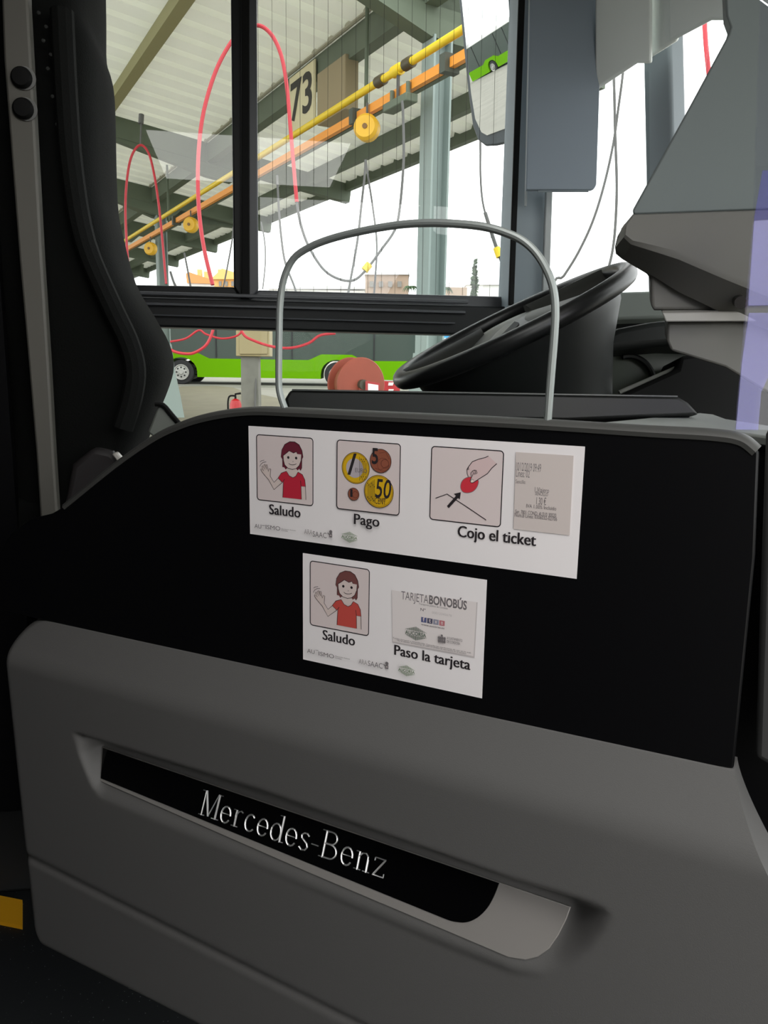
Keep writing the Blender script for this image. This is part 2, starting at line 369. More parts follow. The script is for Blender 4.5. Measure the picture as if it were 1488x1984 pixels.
uc = (uLt+uRt)/2
vt0 = np.polyval(ltop, uc); vb0 = np.polyval(lbot, uc)
# rows use a shared fraction; edges bend with the row
U = None
for it in range(3):
    base = np.polyval(ltop, uc if U is None else U); bb = np.polyval(lbot, uc if U is None else U)
    V = bb + (base-bb)*T_
    dt = base-V; db = V-bb
    r = 0.055; rb = 0.045
    ins = np.where(dt < r, r-np.sqrt(np.maximum(r*r-(r-dt)**2, 0)), 0) + np.where(db < rb, rb-np.sqrt(np.maximum(rb*rb-(rb-db)**2, 0)), 0)
    uL = uLt + (uLb-uLt)*(1-T_) + ins
    k_ = np.clip(dt/0.11, 0, 1); uR = uRt + (uRm-uRt)*1.7*(k_**1.3) + 0.10*np.clip((dt-0.08)/0.5, 0, 1)
    U = uL + (uR-uL)*S
dt = np.polyval(ltop, U)-V
cw = np.maximum(np.polyval(ltop, U)-np.polyval(lcr, U), 0.02)
W_ = softmin(WF*dt/cw, WF - 0.035*(dt-cw), 0.010)
so, si = sdf(outer, U, V), sdf(inner, U, V)
do = np.maximum(-so, 0); di = np.maximum(si-0.003, 0); fr = do/(do+di+1e-6)
fr = np.where(si < 0.003, 1.0, fr); fr = fr*fr*(3-2*fr)*0.7 + fr*0.3
plane_w = PW0 + (v0-V)*math.tan(TH) - 0.0025
W_ = W_ + (plane_w-W_)*fr
# the panel bulges a little round the lower lip of the recess
gd = (V-np.polyval(lgr, U)); W_ = W_ - 0.0045*np.exp(-(gd/0.007)**2) - 0.001*np.clip(-gd/0.02, 0, 1)
ed = np.minimum(np.minimum((U-uL), V-np.polyval(lbot, U)), 0.02); W_ = W_ - 0.018*np.clip(1-ed/0.02, 0, 1)**2
for _ in range(4):                                                    # soft moulded edges
    W_[1:-1] = (W_[:-2]+2*W_[1:-1]+W_[2:])/4; W_[:, 1:-1] = (W_[:, :-2]+2*W_[:, 1:-1]+W_[:, 2:])/4
mb = MB(); vs = [dpt(float(U[i, j]), float(V[i, j]), float(W_[i, j])) for i in range(NT) for j in range(NS)]
fs = [(i*NS+j, i*NS+j+1, (i+1)*NS+j+1, (i+1)*NS+j) for i in range(NT-1) for j in range(NS-1)]
bnd = [j for j in range(NS)] + [i*NS+NS-1 for i in range(1, NT)] + [(NT-1)*NS+j for j in range(NS-2, -1, -1)] + [i*NS for i in range(NT-2, 0, -1)]
n0 = len(vs)
for b in bnd:
    p = vs[b]-DO; vs.append(dpt(p.dot(DU), p.dot(UP), -0.03))
for k in range(len(bnd)):
    k2 = (k+1) % len(bnd); fs.append((bnd[k2], bnd[k], n0+k, n0+k2))
lower = mb.add(vs, fs).build('lower_panel', M_DOOR, door, smooth=True, angle=75)
# name plate
plate = part_label(MB().prism([ppx(*p, 0.0) for p in SIL], -PN*0.003).build('name_plate', M_SILVER, door, bevel=0.0008), 'brushed silver strip behind the black name plate')
BLK = [(200, 1449), (968, 1711), (957, 1738), (944, 1760), (925, 1778), (903, 1787), (878, 1785), (860, 1779), (196, 1508)]
BLK = [BLK[0]] + [tuple(p) for p in catmull([Vector(p) for p in BLK[1:8]], 4)] + [BLK[8]]
part_label(MB().prism([ppx(*p, 0.0) for p in BLK], PN*0.0012).build('black_inlay', M_PIANO, plate, bevel=0.0004), 'glossy black inlay')
# embossed serif letters
def arc(cx, cy, rx, ry, a0, a1, n=14): return [(cx+rx*math.cos(math.radians(a0+(a1-a0)*i/n)), cy+ry*math.sin(math.radians(a0+(a1-a0)*i/n))) for i in range(n+1)]
TK, TN = 0.14, 0.06
def ser(x, y, l, r): return ([(x-l, y), (x+r, y)], TN)
GL = {
 'M': (0.74, [([(.12, 0), (.12, 1)], TN), ([(.13, 1), (.36, .04)], TK), ([(.36, .04), (.60, 1)], TN), ([(.62, 0), (.62, 1)], TK), ser(.12, .02, .1, .1), ser(.1, .98, .1, .04), ser(.62, .02, .12, .12), ser(.64, .98, .04, .1)]),
 'e': (0.46, [(arc(.23, .33, .165, .32, 0, 325), TK*.8), ([(.07, .36), (.38, .36)], TN)]),
 'r': (0.42, [([(.13, 0), (.13, .65)], TK), ([(.13, .45), (.2, .6), (.28, .65), (.35, .6)], TN*1.4), ser(.13, .02, .1, .12), ser(.1, .64, .07, .0)]),
 'c': (0.44, [(arc(.23, .33, .165, .32, 45, 318), TK*.8)]),
 'd': (0.52, [(arc(.23, .33, .165, .32, 0, 360), TK*.75), ([(.40, 0), (.40, 1)], TK), ser(.38, .98, .1, .0), ser(.42, .02, .0, .1)]),
 's': (0.40, [([(.33, .56), (.26, .64), (.16, .64), (.09, .55), (.11, .44), (.2, .36), (.29, .28), (.33, .17), (.27, .04), (.16, .01), (.07, .1)], TK*.75)]),
 '-': (0.30, [([(.04, .34), (.26, .34)], TN*1.3)]),
 'B': (0.64, [([(.14, 0), (.14, 1)], TK), ([(.14, .98), (.32, .98)] + arc(.32, .76, .17, .22, 80, -80, 8) + [(.14, .53)], TK*.7), ([(.14, .53), (.34, .53)] + arc(.34, .275, .2, .25, 80, -80, 10) + [(.14, .02)], TK*.75), ser(.14, .02, .12, .1), ser(.14, .98, .12, .1)]),
 'n': (0.54, [([(.13, 0), (.13, .65)], TK), ([(.13, .48), (.22, .62), (.32, .64), (.39, .55), (.40, .4)], TN*1.5), ([(.40, .45), (.40, 0)], TK), ser(.13, .02, .1, .1), ser(.1, .64, .07, .0), ser(.40, .02, .1, .1)]),
 'z': (0.44, [([(.06, .63), (.37, .63)], TN*1.3), ([(.36, .63), (.07, .02)], TK*.85), ([(.06, .02), (.38, .02)], TN*1.3), ([(.06, .63), (.06, .52)], TN), ([(.38, .02), (.38, .15)], TN)]),
}
word = 'Mercedes-Benz'; total = sum(GL[c][0] for c in word)
o_ = ppx(384, 1577, 0.0012); wid = (ppx(746, 1704, 0.0012)-o_).dot(DU); hgt = (ppx(397, 1530, 0.0012)-o_).dot(PUP)
sx = wid/total; cx = 0.0
for c in word:
    adv, st = GL[c]; mb = MB()
    for path, wd in st:
        P2 = [Vector((p[0]*sx, p[1]*hgt)) for p in path]; hw = wd*0.5*hgt*0.62; n = len(P2); rings = []
        for i in range(n):
            tg = (P2[min(i+1, n-1)]-P2[max(i-1, 0)]).normalized(); nn = Vector((-tg.y, tg.x))
            pp = P2[i]
            def L(q, h): return o_ + DU*(cx+q.x) + PUP*q.y + PN*h
            rings.append([L(pp-nn*hw, 0.0), L(pp-nn*hw*0.75, 0.0012), L(pp, 0.0019), L(pp+nn*hw*0.75, 0.0012), L(pp+nn*hw, 0.0)])
        mb.ring_tube(rings)
    mb.build('letter', M_CHROME, plate); cx += adv*sx
# door hinge post at the right
t = MB().prism([dpx(1484, 830, -0.036), dpx(1640, 830, -0.036), dpx(1640, 1560, -0.036), dpx(1520, 1500, -0.036), dpx(1463, 1470, -0.036), dpx(1474, 1120, -0.036)], -DW*0.03).build('door_post', mat('post_grey', (58, 58, 58), 0.6), bevel=0.006)
tag(t, 'dark grey door post at the right edge beside the black upper panel', 'post')

struct(MB().prism([dpx(1425, 862, -0.09), dpx(1640, 862, -0.09), dpx(1640, 1700, -0.09), dpx(1425, 1700, -0.09)], -DW*0.02).build('trim_8', M_BLACK))
# ================================================================== POSTERS
def cA(x, y): return (x/4.1333+470, y/4.1333+810)
def cB(x, y): return (x/4.2514+800, y/4.2514+840)
def cC(x, y): return (x/3.8154+570, y/3.8154+1060)
LAY = 0.00003
class Art:
    """flat print on the door plane, layers stacked outward"""
    def __init__(s, conv, base=0.0012): s.cv = conv; s.base = base; s.parts = []; s.k = 0; s.tr = None
    def uv(s, p):
        u, v = duv(*s.cv(*p), s.base)
        return s.tr(u, v) if s.tr else (u, v)
    def w(s): s.k += 1; return s.base + LAY*s.k
def ink(name, rgb): return mat('print_'+name, rgb, 0.8, spec=0.1)
class Print:
    def __init__(s, art): s.a = art; s.mb = MB(); s.mats = []
    def use(s, m_):
        if m_ not in s.mats: s.mats.append(m_)
        s.mb.cur = s.mats.index(m_)
    def fill(s, pts, m_, raw=False):
        s.use(m_); w_ = s.a.w(); q = pts if raw else [s.a.uv(p) for p in pts]; s.mb.poly([dpt(u, v, w_) for u, v in q])
    def stroke(s, pts, wd, m_, raw=False, closed=False):
        s.use(m_); w_ = s.a.w(); q = [Vector(p) for p in (pts if raw else [s.a.uv(p) for p in pts])]; n = len(q); A = []; B = []
        for i in range(n):
            tg = ((q[(i+1) % n]-q[i-1]) if closed else (q[min(i+1, n-1)]-q[max(i-1, 0)])); tg = tg.normalized() if tg.length > 1e-9 else Vector((1, 0)); nn = Vector((-tg.y, tg.x))*wd/2
            A.append(q[i]+nn); B.append(q[i]-nn)
        vs = [dpt(p.x, p.y, w_) for p in A+B]
        s.mb.add(vs, [(i, (i+1) % n, n+(i+1) % n, n+i) for i in range(n if closed else n-1)])
    def disc(s, c, r, m_, k=40, raw=False):
        u, v = c if raw else s.a.uv(c); s.fill([(u+r*math.cos(2*math.pi*i/k), v+r*math.sin(2*math.pi*i/k)) for i in range(k)], m_, raw=True)
    def ringd(s, c, r, wd, m_, k=40):
        u, v = s.a.uv(c); s.stroke([(u+r*math.cos(2*math.pi*i/k), v+r*math.sin(2*math.pi*i/k)) for i in range(k)], wd, m_, raw=True, closed=True)
    def text(s, t_, p0, p1, cap, m_, bold=0.0, shear=0.0):
        s.use(m_); w_ = s.a.w(); u0_, v0_ = s.a.uv(p0); u1_, _ = s.a.uv(p1)
        put_text(s.mb, t_, dpt(u0_, v0_, w_), DU, UP, u1_-u0_, cap, bold, shear)
    def caption(s, t_, p0, p1, cap, m_):
        for du in (-0.00042, 0.0, 0.00042):
            s.use(m_); w_ = s.a.w(); u0_, v0_ = s.a.uv(p0); u1_, _ = s.a.uv(p1)
            put_text(s.mb, t_, dpt(u0_+du, v0_, w_), DU, UP, u1_-u0_, cap, 0.0)
    def rrect(s, cs, r, wd, m_, fillm=None):
        q = [s.a.uv(p) for p in cs]; ul = (q[0][0]+q[3][0])/2; ur = (q[1][0]+q[2][0])/2; vt = (q[0][1]+q[1][1])/2; vb = (q[2][1]+q[3][1])/2
        P = []
        for cx_, cy_, a0 in ((ur-r, vt-r, 0), (ul+r, vt-r, 90), (ul+r, vb+r, 180), (ur-r, vb+r, 270)):
            P += [(cx_+r*math.cos(math.radians(a0+90*i/6)), cy_+r*math.sin(math.radians(a0+90*i/6))) for i in range(7)]
        if fillm: s.fill(P, fillm, raw=True)
        s.stroke(P, wd, m_, raw=True, closed=True); return ul, ur, vb, vt
    def build(s, name, parent): return s.mb.build(name, s.mats, parent)
K = ink('dark', (48, 43, 46)); SKIN = ink('skin', (222, 205, 200)); GRY = ink('grey', (120, 114, 116)); LG = ink('pale_grey', (168, 162, 162)); PNK = ink('pale_print', (226, 212, 211))
def girl(pr, shirt, hair):
    st = 0.0007
    pr.fill([(322, 392), (322, 330), (310, 310), (316, 255), (340, 210), (380, 188), (420, 190), (455, 213), (478, 260), (486, 312), (477, 330), (476, 400), (466, 420), (455, 404), (441, 420), (425, 400), (362, 395), (345, 413), (334, 395)], hair)
    pr.fill([(285, 480), (252, 514), (222, 466), (224, 408), (205, 405), (196, 372), (183, 368), (165, 376), (150, 395), (150, 432), (184, 466), (208, 492), (252, 573), (320, 515)], SKIN)
    pr.stroke([(285, 482), (252, 515), (222, 466), (226, 408), (218, 403), (208, 428), (196, 372), (188, 374), (194, 412), (178, 368), (171, 374), (182, 415), (160, 380), (155, 388), (170, 424), (148, 405), (146, 414), (160, 436), (184, 466), (208, 492), (252, 573), (320, 515)], st, K)
    pr.stroke([(140, 352), (152, 342), (174, 337)], st*0.8, K); pr.stroke([(138, 388), (148, 368), (165, 355), (190, 350)], st*0.8, K)
    pr.fill([(470, 545), (505, 547), (508, 655), (472, 650)], SKIN); pr.stroke([(504, 545), (508, 655)], st, K)
    pr.fill([(362, 398), (430, 402), (443, 430), (405, 476), (355, 428)], SKIN)
    pr.fill([(352, 425), (312, 440), (285, 480), (320, 515), (328, 505), (323, 635), (473, 651), (468, 545), (506, 548), (500, 495), (480, 452), (445, 432), (428, 465), (405, 478), (375, 462)], shirt)
    pr.stroke([(323, 635), (328, 505), (320, 515), (285, 480), (312, 440), (352, 425), (375, 462), (405, 478), (428, 465), (445, 432), (480, 452), (500, 495), (506, 548), (470, 546), (473, 651)], st, K)
    pr.stroke([(470, 546), (465, 500)], st, K); pr.stroke([(328, 505), (338, 488)], st, K)
    pr.fill([(327, 300), (350, 283), (375, 262), (410, 280), (432, 270), (442, 288), (472, 292), (470, 340), (455, 380), (430, 404), (400, 411), (365, 401), (340, 375), (330, 340)], SKIN)
    pr.stroke([(327, 300), (330, 340), (340, 375), (365, 401), (400, 411), (430, 404), (455, 380), (470, 340), (473, 292)], st, K)
    pr.stroke([(327, 300), (350, 283), (375, 262), (410, 280), (432, 270), (442, 288)], st, K)
    pr.stroke([(322, 392), (322, 330), (310, 310), (316, 255), (340, 210), (380, 188), (420, 190), (455, 213), (478, 260), (486, 312), (477, 330), (476, 400), (466, 420), (455, 404)], st*0.8, K)
    pr.disc((368, 315), 0.0017, K, 14); pr.disc((431, 320), 0.0017, K, 14)
    pr.stroke([(404, 343), (410, 349), (402, 351)], st*0.7, GRY); pr.stroke([(372, 362), (385, 372), (402, 375), (420, 373), (434, 365)], st*0.9, K)
def hexlogo(pr, c, sc_, m_):
    u, v = pr.a.uv(c)
    X = [(-1, 0.25), (0, 0.62), (1, 0.25), (1, -0.25), (0, -0.62), (-1, -0.25)]
    for i in range(-9, 10):
        x = i/9.0; h = 0.62-0.37*abs(x); g = 0.22
        if h > g:
            pr.stroke([(u+x*sc_, v+g*sc_), (u+x*sc_, v+h*sc_)], sc_*0.055, m_, raw=True); pr.stroke([(u+x*sc_, v-g*sc_), (u+x*sc_, v-h*sc_)], sc_*0.055, m_, raw=True)
    pr.use(m_); w_ = pr.a.w(); put_text(pr.mb, 'AUCORSA', dpt(u-sc_, v-0.16*sc_, w_), DU, UP, 2*sc_, 0.32*sc_, 0.02)
def logos(pr, aut, ara, hx):
    (a0, a1, a2), (b0, b1, b2), (h0, hs) = aut, ara, hx
    pr.text('AU', a0[0], a0[1], 0.0052, GRY); pr.text('ISMO', a1[0], a1[1], 0.0052, GRY); pr.stroke([a2[0], a2[1]], 0.0006, GRY)
    q = a2[2]; pr.text('Asociación Autismo', q[0], q[1], 0.0016, GRY); pr.text('Córdoba', q[2], q[3], 0.0016, GRY)
    pr.text('ARA', b0[0], b0[1], 0.0058, LG); pr.text('SAAC', b1[0], b1[1], 0.0066, GRY)
    u, v = pr.a.uv(b2); pr.stroke([(u-0.0045, v+0.001), (u-0.002, v-0.001)], 0.001, GRY, raw=True); pr.disc((u, v+0.0028), 0.0022, GRY, 16, raw=True); pr.fill([(u-0.002, v-0.004), (u+0.002, v-0.004), (u+0.002, v+0.001), (u-0.002, v+0.001)], GRY, raw=True); pr.disc((u, v-0.0015), 0.0009, PNK, 12, raw=True)
    hexlogo(pr, h0, hs, ink('logo_green', (104, 128, 88)))
def poster(name, label, quad, grp):
    o = thing(name, label, 'poster', dpx(*quad[3], 0.0004), grp)
    q = [duv(*p, 0.0008) for p in quad]; ul = (q[0][0]+q[3][0])/2; ur = (q[1][0]+q[2][0])/2; vt = (q[0][1]+q[1][1])/2; vb = (q[2][1]+q[3][1])/2
    MB().prism([dpt(ul, vb, 0.0003), dpt(ur, vb, 0.0003), dpt(ur, vt, 0.0003), dpt(ul, vt, 0.0003)], DW*0.0006).build('sheet', M_PAPER, o); return o
p1 = poster('poster', 'wide upper white poster with three pictogram boxes about paying with coins', [(481, 825), (1133.6, 865.4), (1117, 1122), (485, 1034)], 'posters on the cab door')
art = Art(cA)
RED1, HAIR1 = ink('crimson', (196, 46, 66)), ink('hair_burgundy', (112, 42, 58))
pr = Print(art); fr1 = pr.rrect([(110, 130), (567, 165), (560, 700), (120, 655)], 0.004, 0.0012, K, PNK); girl(pr, RED1, HAIR1); pr.build('greeting_pictogram', p1)
pr = Print(art); pr.caption('Saludo', (218, 767), (465, 795), 0.0125, K); pr.build('caption', p1)
# coins
pr = Print(art); pr.rrect([(757, 175), (1268, 208), (1255, 780), (760, 722)], 0.004, 0.0012, K, PNK)
YC, CU, SV, CUd = ink('gold_coin', (222, 178, 32)), ink('copper_coin', (150, 88, 68)), ink('silver_coin', (190, 180, 186)), ink('copper_dark', (98, 52, 42))
def rad(c, e): a = art.uv(c); b = art.uv(e); return abs(b[0]-a[0])
r1 = rad((908, 400), (1019, 400)); pr.disc((908, 400), r1, YC); pr.ringd((908, 400), r1, 0.0007, K); pr.disc((900, 400), r1*0.62, SV); pr.ringd((908, 400), r1*0.93, 0.0004, CUd)
pr.text('1', (843, 452), (915, 460), 0.0255, K, 0.0, 0.3); pr.text('EURO', (905, 432), (1000, 440), 0.005, GRY)
for k in range(6):
    pr.stroke([(940+k*11, 310+k*10), (940+k*11, 500-k*10)], 0.0004, K)
for k in range(5): pr.disc((955+k*9, 470+(k % 2)*18), 0.0006, K, 8); pr.disc((955+k*9, 330+(k % 2)*16), 0.0006, K, 8)
r5 = rad((1110, 343), (1195, 343)); pr.disc((1110, 343), r5, CU); pr.ringd((1110, 343), r5, 0.0007, K); pr.ringd((1145, 365), r5*0.36, 0.0006, CUd); pr.ringd((1130, 372), r5*0.55, 0.0004, CUd); pr.stroke([(1065, 400), (1110, 415), (1170, 380)], 0.0004, CUd); pr.stroke([(1100, 280), (1150, 270), (1180, 330)], 0.0004, CUd)
pr.text('5', (1040, 362), (1090, 366), 0.0175, K, 0.02)
rc = rad((895, 608), (939, 608)); pr.disc((895, 608), rc, CU); pr.ringd((895, 608), rc, 0.0006, K); pr.ringd((908, 612), rc*0.5, 0.0005, CUd); pr.text('1', (868, 628), (886, 631), 0.009, K, 0.01)
r50 = rad((1097, 587), (1214, 587)); pr.disc((1097, 587), r50, YC); pr.ringd((1097, 587), r50, 0.0007, K); pr.ringd((1097, 587), r50*0.92, 0.0004, CUd)
pr.text('50', (1066, 632), (1195, 645), 0.0215, K, 0.01, 0.15); pr.text('EURO', (1098, 664), (1150, 668), 0.004, CUd); pr.text('CENT', (1066, 684), (1152, 692), 0.0075, K)
for k in range(6):
    pr.stroke([(1008+k*11, 530-k*8), (1008+k*11, 640+k*8)], 0.0004, K); pr.disc((1008+k*11, 520+(k % 3)*14), 0.0007, K, 8); pr.disc((1010+k*10, 630+(k % 3)*14), 0.0007, K, 8)
pr.build('coins_pictogram', p1)
pr = Print(art); pr.caption('Pago', (902, 845), (1102, 872), 0.0125, K); pr.build('caption', p1)
pr = Print(art)
logos(pr, (((106, 876), (160, 880)), ((195, 886), (312, 898)), None) if False else
      ((((106, 876), (160, 882))), (((195, 884), (312, 897))), ((164, 856), (190, 858), ((320, 888), (436, 896), (320, 900), (372, 905)))),
      (((505, 922), (568, 928)), ((572, 945), (682, 956)), (716, 926)), ((868, 950), 0.0108))
pr.build('logo_row', p1)
artB = Art(cB)
pr = Print(artB); pr.rrect([(155, 105), (748, 145), (720, 770), (140, 705)], 0.004, 0.0012, K, PNK)
HANDC, REDB = ink('hand_pink', (222, 196, 196)), ink('coin_red', (214, 60, 72))
pr.fill([(622, 185), (598, 197), (540, 212), (490, 232), (462, 268), (445, 295), (447, 330), (456, 362), (480, 375), (500, 402), (540, 376), (615, 330), (650, 285), (692, 248)], HANDC)
pr.stroke([(622, 185), (598, 197), (540, 212), (490, 232), (462, 268), (445, 295), (447, 330), (458, 362)], 0.0008, K)
pr.fill([tuple(p) for p in catmull([Vector(p) for p in [(393, 445), (400, 402), (425, 372), (462, 358), (505, 360), (538, 384), (538, 415), (522, 450), (492, 478), (450, 489), (412, 480)]], 4, True)], REDB)
pr.stroke([tuple(p) for p in catmull([Vector(p) for p in [(393, 445), (400, 402), (425, 372), (462, 358), (505, 360), (538, 384), (538, 415), (522, 450), (492, 478), (450, 489), (412, 480)]], 4, True)], 0.0006, GRY, closed=True)
pr.fill([(500, 330), (484, 352), (472, 384), (476, 402), (492, 406), (508, 398), (545, 372), (600, 335), (560, 300)], HANDC)
pr.stroke([(490, 345), (478, 372), (472, 390), (480, 405), (496, 405), (512, 395), (540, 377), (615, 330), (650, 285), (692, 248)], 0.0008, K)
pr.fill([(476, 388), (490, 375), (502, 382), (496, 402), (480, 403)], ink('nail', (232, 220, 205)))
pr.stroke([(476, 388), (490, 375), (502, 384)], 0.0006, GRY)
pr.stroke([(480, 348), (478, 325), (492, 308), (500, 325), (492, 345)], 0.0007, K); pr.stroke([(492, 310), (506, 300), (516, 315), (508, 338)], 0.0007, K); pr.stroke([(508, 302), (522, 302), (530, 325), (516, 333)], 0.0007, K); pr.stroke([(462, 270), (452, 300), (466, 290)], 0.0006, K)
pr.stroke([(188, 532), (283, 498), (440, 600), (605, 712)], 0.0009, K); pr.stroke([(290, 605), (370, 515)], 0.0032, K); pr.fill([(396, 483), (340, 496), (388, 543)], K)
pr.build('taking_ticket_pictogram', p1)
pr = Print(artB); pr.caption('Cojo el ticket', (372, 848), (1012, 925), 0.0125, K); pr.build('caption', p1)
pr = Print(artB); pr.fill([(850, 152), (1325, 182), (1292, 838), (830, 785)], ink('ticket_paper', (214, 203, 199)))
for s_, a, b, cp in (('10/12/2019 09:49', (850, 302), (1055, 318), 0.0085), ('Línea: 02', (850, 354), (962, 362), 0.0075), ('Sencillo:', (848, 408), (930, 414), 0.004), ('1.Viajero', (1005, 478), (1122, 488), 0.005), ('SENCILLO', (1008, 506), (1114, 512), 0.0036), ('1.30 €', (1018, 582), (1098, 588), 0.0075), ('IVA 1.00% Incluido', (936, 608), (1182, 626), 0.0038), ('Ser. 7801 COND. 4U310 30020', (845, 655), (1182, 676), 0.004), ('Num.B Línea: 0306032-02706', (840, 682), (1190, 706), 0.004)):
    pr.text(s_, a, b, cp, GRY)
part_label(pr.build('ticket_picture', p1), 'printed beige bus ticket')
# lower poster
p2 = poster('poster', 'smaller lower white poster with one greeting box and a printed bus card', [(588, 1072), (942, 1123.4), (935, 1353), (586, 1277.5)], 'posters on the cab door')
artC = Art(cC)
pr = Print(artC); fr2 = pr.rrect([(118, 103), (556, 165), (550, 655), (120, 575)], 0.004, 0.0012, K, PNK)
ag = Art(cA); ag.k = artC.k+1
kx = (fr2[1]-fr2[0])/(fr1[1]-fr1[0]); ky = (fr2[3]-fr2[2])/(fr1[3]-fr1[2])
ag.tr = lambda u, v: (fr2[0]+(u-fr1[0])*kx, fr2[2]+(v-fr1[2])*ky)
pr.a = ag; girl(pr, ink('brick_red', (200, 82, 74)), ink('hair_brown', (122, 76, 74))); pr.build('greeting_pictogram', p2)
pr = Print(artC); pr.caption('Saludo', (212, 682), (448, 728), 0.0125, K); pr.build('caption', p2)
pr = Print(artC); pr.caption('Paso la tarjeta', (742, 795), (1300, 905), 0.0125, K); pr.build('caption', p2)
pr = Print(artC)
pr.fill([(722, 318), (1356, 408), (1334, 818), (728, 705)], ink('card_edge', (204, 196, 196))); pr.fill([(722, 318), (1349, 406), (1326, 806), (728, 696)], ink('card_white', (234, 226, 225)))
pr.text('TARJETA', (792, 384), (992, 416), 0.0098, GRY, -0.004); pr.text('BONOBÚS', (997, 417), (1276, 463), 0.0098, GRY, 0.03)
pr.text('Transporte público de Córdoba', (922, 424), (1135, 460), 0.0022, GRY); pr.text('Nº', (935, 470), (972, 475), 0.0034, K); pr.text('00012345678', (1020, 490), (1165, 508), 0.0026, ink('faint', (205, 198, 198)))
for k, (c_, ch) in enumerate((((92, 98, 140), 'f'), ((88, 88, 110), 't'), ((150, 150, 168), 'w'), ((196, 120, 128), 'm'))):
    x = 940+k*45; y = 515+k*8; pr.fill([(x, y), (x+40, y+7), (x+38, y+44), (x-1, y+38)], ink('icon'+'abcd'[k], c_)); pr.text(ch, (x+12, y+32), (x+26, y+35), 0.005, PNK, 0.02)
pr.text('www.aucorsa.es', (940, 575), (1112, 602), 0.0024, GRY)
hexlogo(pr, (903, 637), 0.0135, ink('logo_grey_green', (96, 112, 98)))
for k in range(4):
    x = 1076+k*14; y = 655+k*2; pr.stroke([(x, y), (x, y+48)], 0.0016, GRY)
pr.stroke([(1068, 665), (1126, 674)], 0.001, GRY); pr.stroke([(1070, 690), (1124, 698)], 0.001, GRY); pr.disc((1097, 650), 0.0013, GRY, 12)
pr.text('AYUNTAMIENTO', (1134, 676), (1248, 694), 0.003, GRY); pr.text('DE CÓRDOBA', (1134, 702), (1232, 718), 0.003, GRY)
pr.text('Tarjeta personal e intransferible. Consulte las condiciones de uso en la web', (735, 672), (1312, 780), 0.0018, GRY); pr.text('No se admiten devoluciones de saldo ni cambios de esta tarjeta en el autobus', (770, 690), (1276, 788), 0.0018, GRY)
part_label(pr.build('bus_card_picture', p2), 'printed white bus card with grey lettering')
pr = Print(artC)
logos(pr, (((103, 775), (158, 784)), ((188, 796), (302, 812)), ((163, 757), (186, 760), ((310, 805), (418, 820), (310, 818), (358, 825)))),
      (((485, 855), (545, 865)), ((552, 872), (660, 888)), (692, 872)), ((840, 908), 0.0108))
pr.build('logo_row', p2)

# ================================================================== CLEAR SCREEN ON THE DOOR
scr = thing('spit_screen', 'clear arched protective screen with pale grey rim standing on the cab door', 'screen', dpx(800, 800, -0.008))
RIM = [(552, 792), (543, 765), (540, 735), (541, 640), (543, 585), (550, 540), (568, 502), (598, 480), (640, 463), (700, 448), (770, 436), (835, 432), (900, 435), (945, 441), (985, 453), (1015, 468), (1040, 492), (1060, 525), (1072, 560), (1076, 600), (1074, 650), (1070, 700), (1066, 750), (1063, 790), (1061, 816)]
rp_ = [Vector((*duv(*p, -0.008), 0)) for p in RIM]; rc_ = catmull(rp_, 4)
MB().tube([dpt(p.x, p.y, -0.008) for p in rc_], 0.0042, 10).build('rim', mat('rim_grey', (150, 156, 154), 0.35, metal=0.3), scr, smooth=True)
MB().prism([dpt(p.x, p.y, -0.009) for p in rc_], DW*0.002).build('pane', glass('clear_acrylic', 0.02, (0.97, 0.98, 0.98)), scr)

# ================================================================== TRAY AND LEDGE BEHIND THE DOOR
tr = thing('cash_tray', 'long black cash tray lying behind the top of the cab door', 'tray', at(950, 800, 1.08))
D1 = 1.04
MB().prism([at(*p, D1) for p in [(552, 772), (562, 755), (1315, 768), (1335, 780), (1356, 803), (1100, 815), (640, 806), (556, 796)]], _F*0.13).build('body', mat('tray_black', (22, 23, 22), 0.5, spec=0.4), tr, bevel=0.004)
MB().prism([at(*p, D1) for p in [(566, 754), (1312, 767), (1312, 769.5), (566, 757)]], -_F*0.002).build('front_lip', mat('tray_edge', (70, 72, 70), 0.4), tr)
lg = MB().prism([onZ(*p, CZ-0.063) for p in [(1080, 826), (1200, 815), (1355, 800), (1385, 803), (1410, 812), (1500, 826), (1500, 846), (1440, 838), (1250, 828)]], (0, 0, -0.012)).build('cab_ledge', mat('ledge_grey', (128, 132, 128), 0.6), bevel=0.003)
tag(lg, 'pale grey wedge of ledge between cash tray and black door panel', 'ledge')

# ================================================================== STEERING WHEEL AND DASHBOARD
SWD = 1.48
swc = at(988, 632, SWD)
nrm = (_R*(-0.45*0.965) + _D*(-0.893*0.965) + _F*(-0.238)).normalized()
SR, ST = 0.226, 0.0165
sw = thing('steering_wheel', 'black steering wheel tilted towards the driver seat behind the cash tray', 'steering wheel', swc)
e1 = (_R*0.893 - _D*0.45); e1 = (e1-nrm*e1.dot(nrm)).normalized(); e2 = nrm.cross(e1)
M_SW = mat('steering_leather', (24, 25, 25), 0.36, spec=0.5)
def swp(a, r, h): return swc + e1*r*math.cos(a) + e2*r*math.sin(a) + nrm*h
MB().tube([swp(2*math.pi*i/72, SR, 0) for i in range(72)], ST, 14, closed=True).build('rim', M_SW, sw, smooth=True)
M_SWS = mat('spoke_grey', (52, 53, 50), 0.4)
for a in (0.15, math.pi-0.15, -math.pi/2-0.5, -math.pi/2+0.5):
    mb = MB(); mb.tube([swp(a, SR-0.005, 0.0), swp(a, SR*0.7, -0.004), swp(a, 0.05, -0.006)], [0.018, 0.034], 10, smooth=4, flat=0.45); mb.build('spoke', M_SWS, sw, smooth=True)
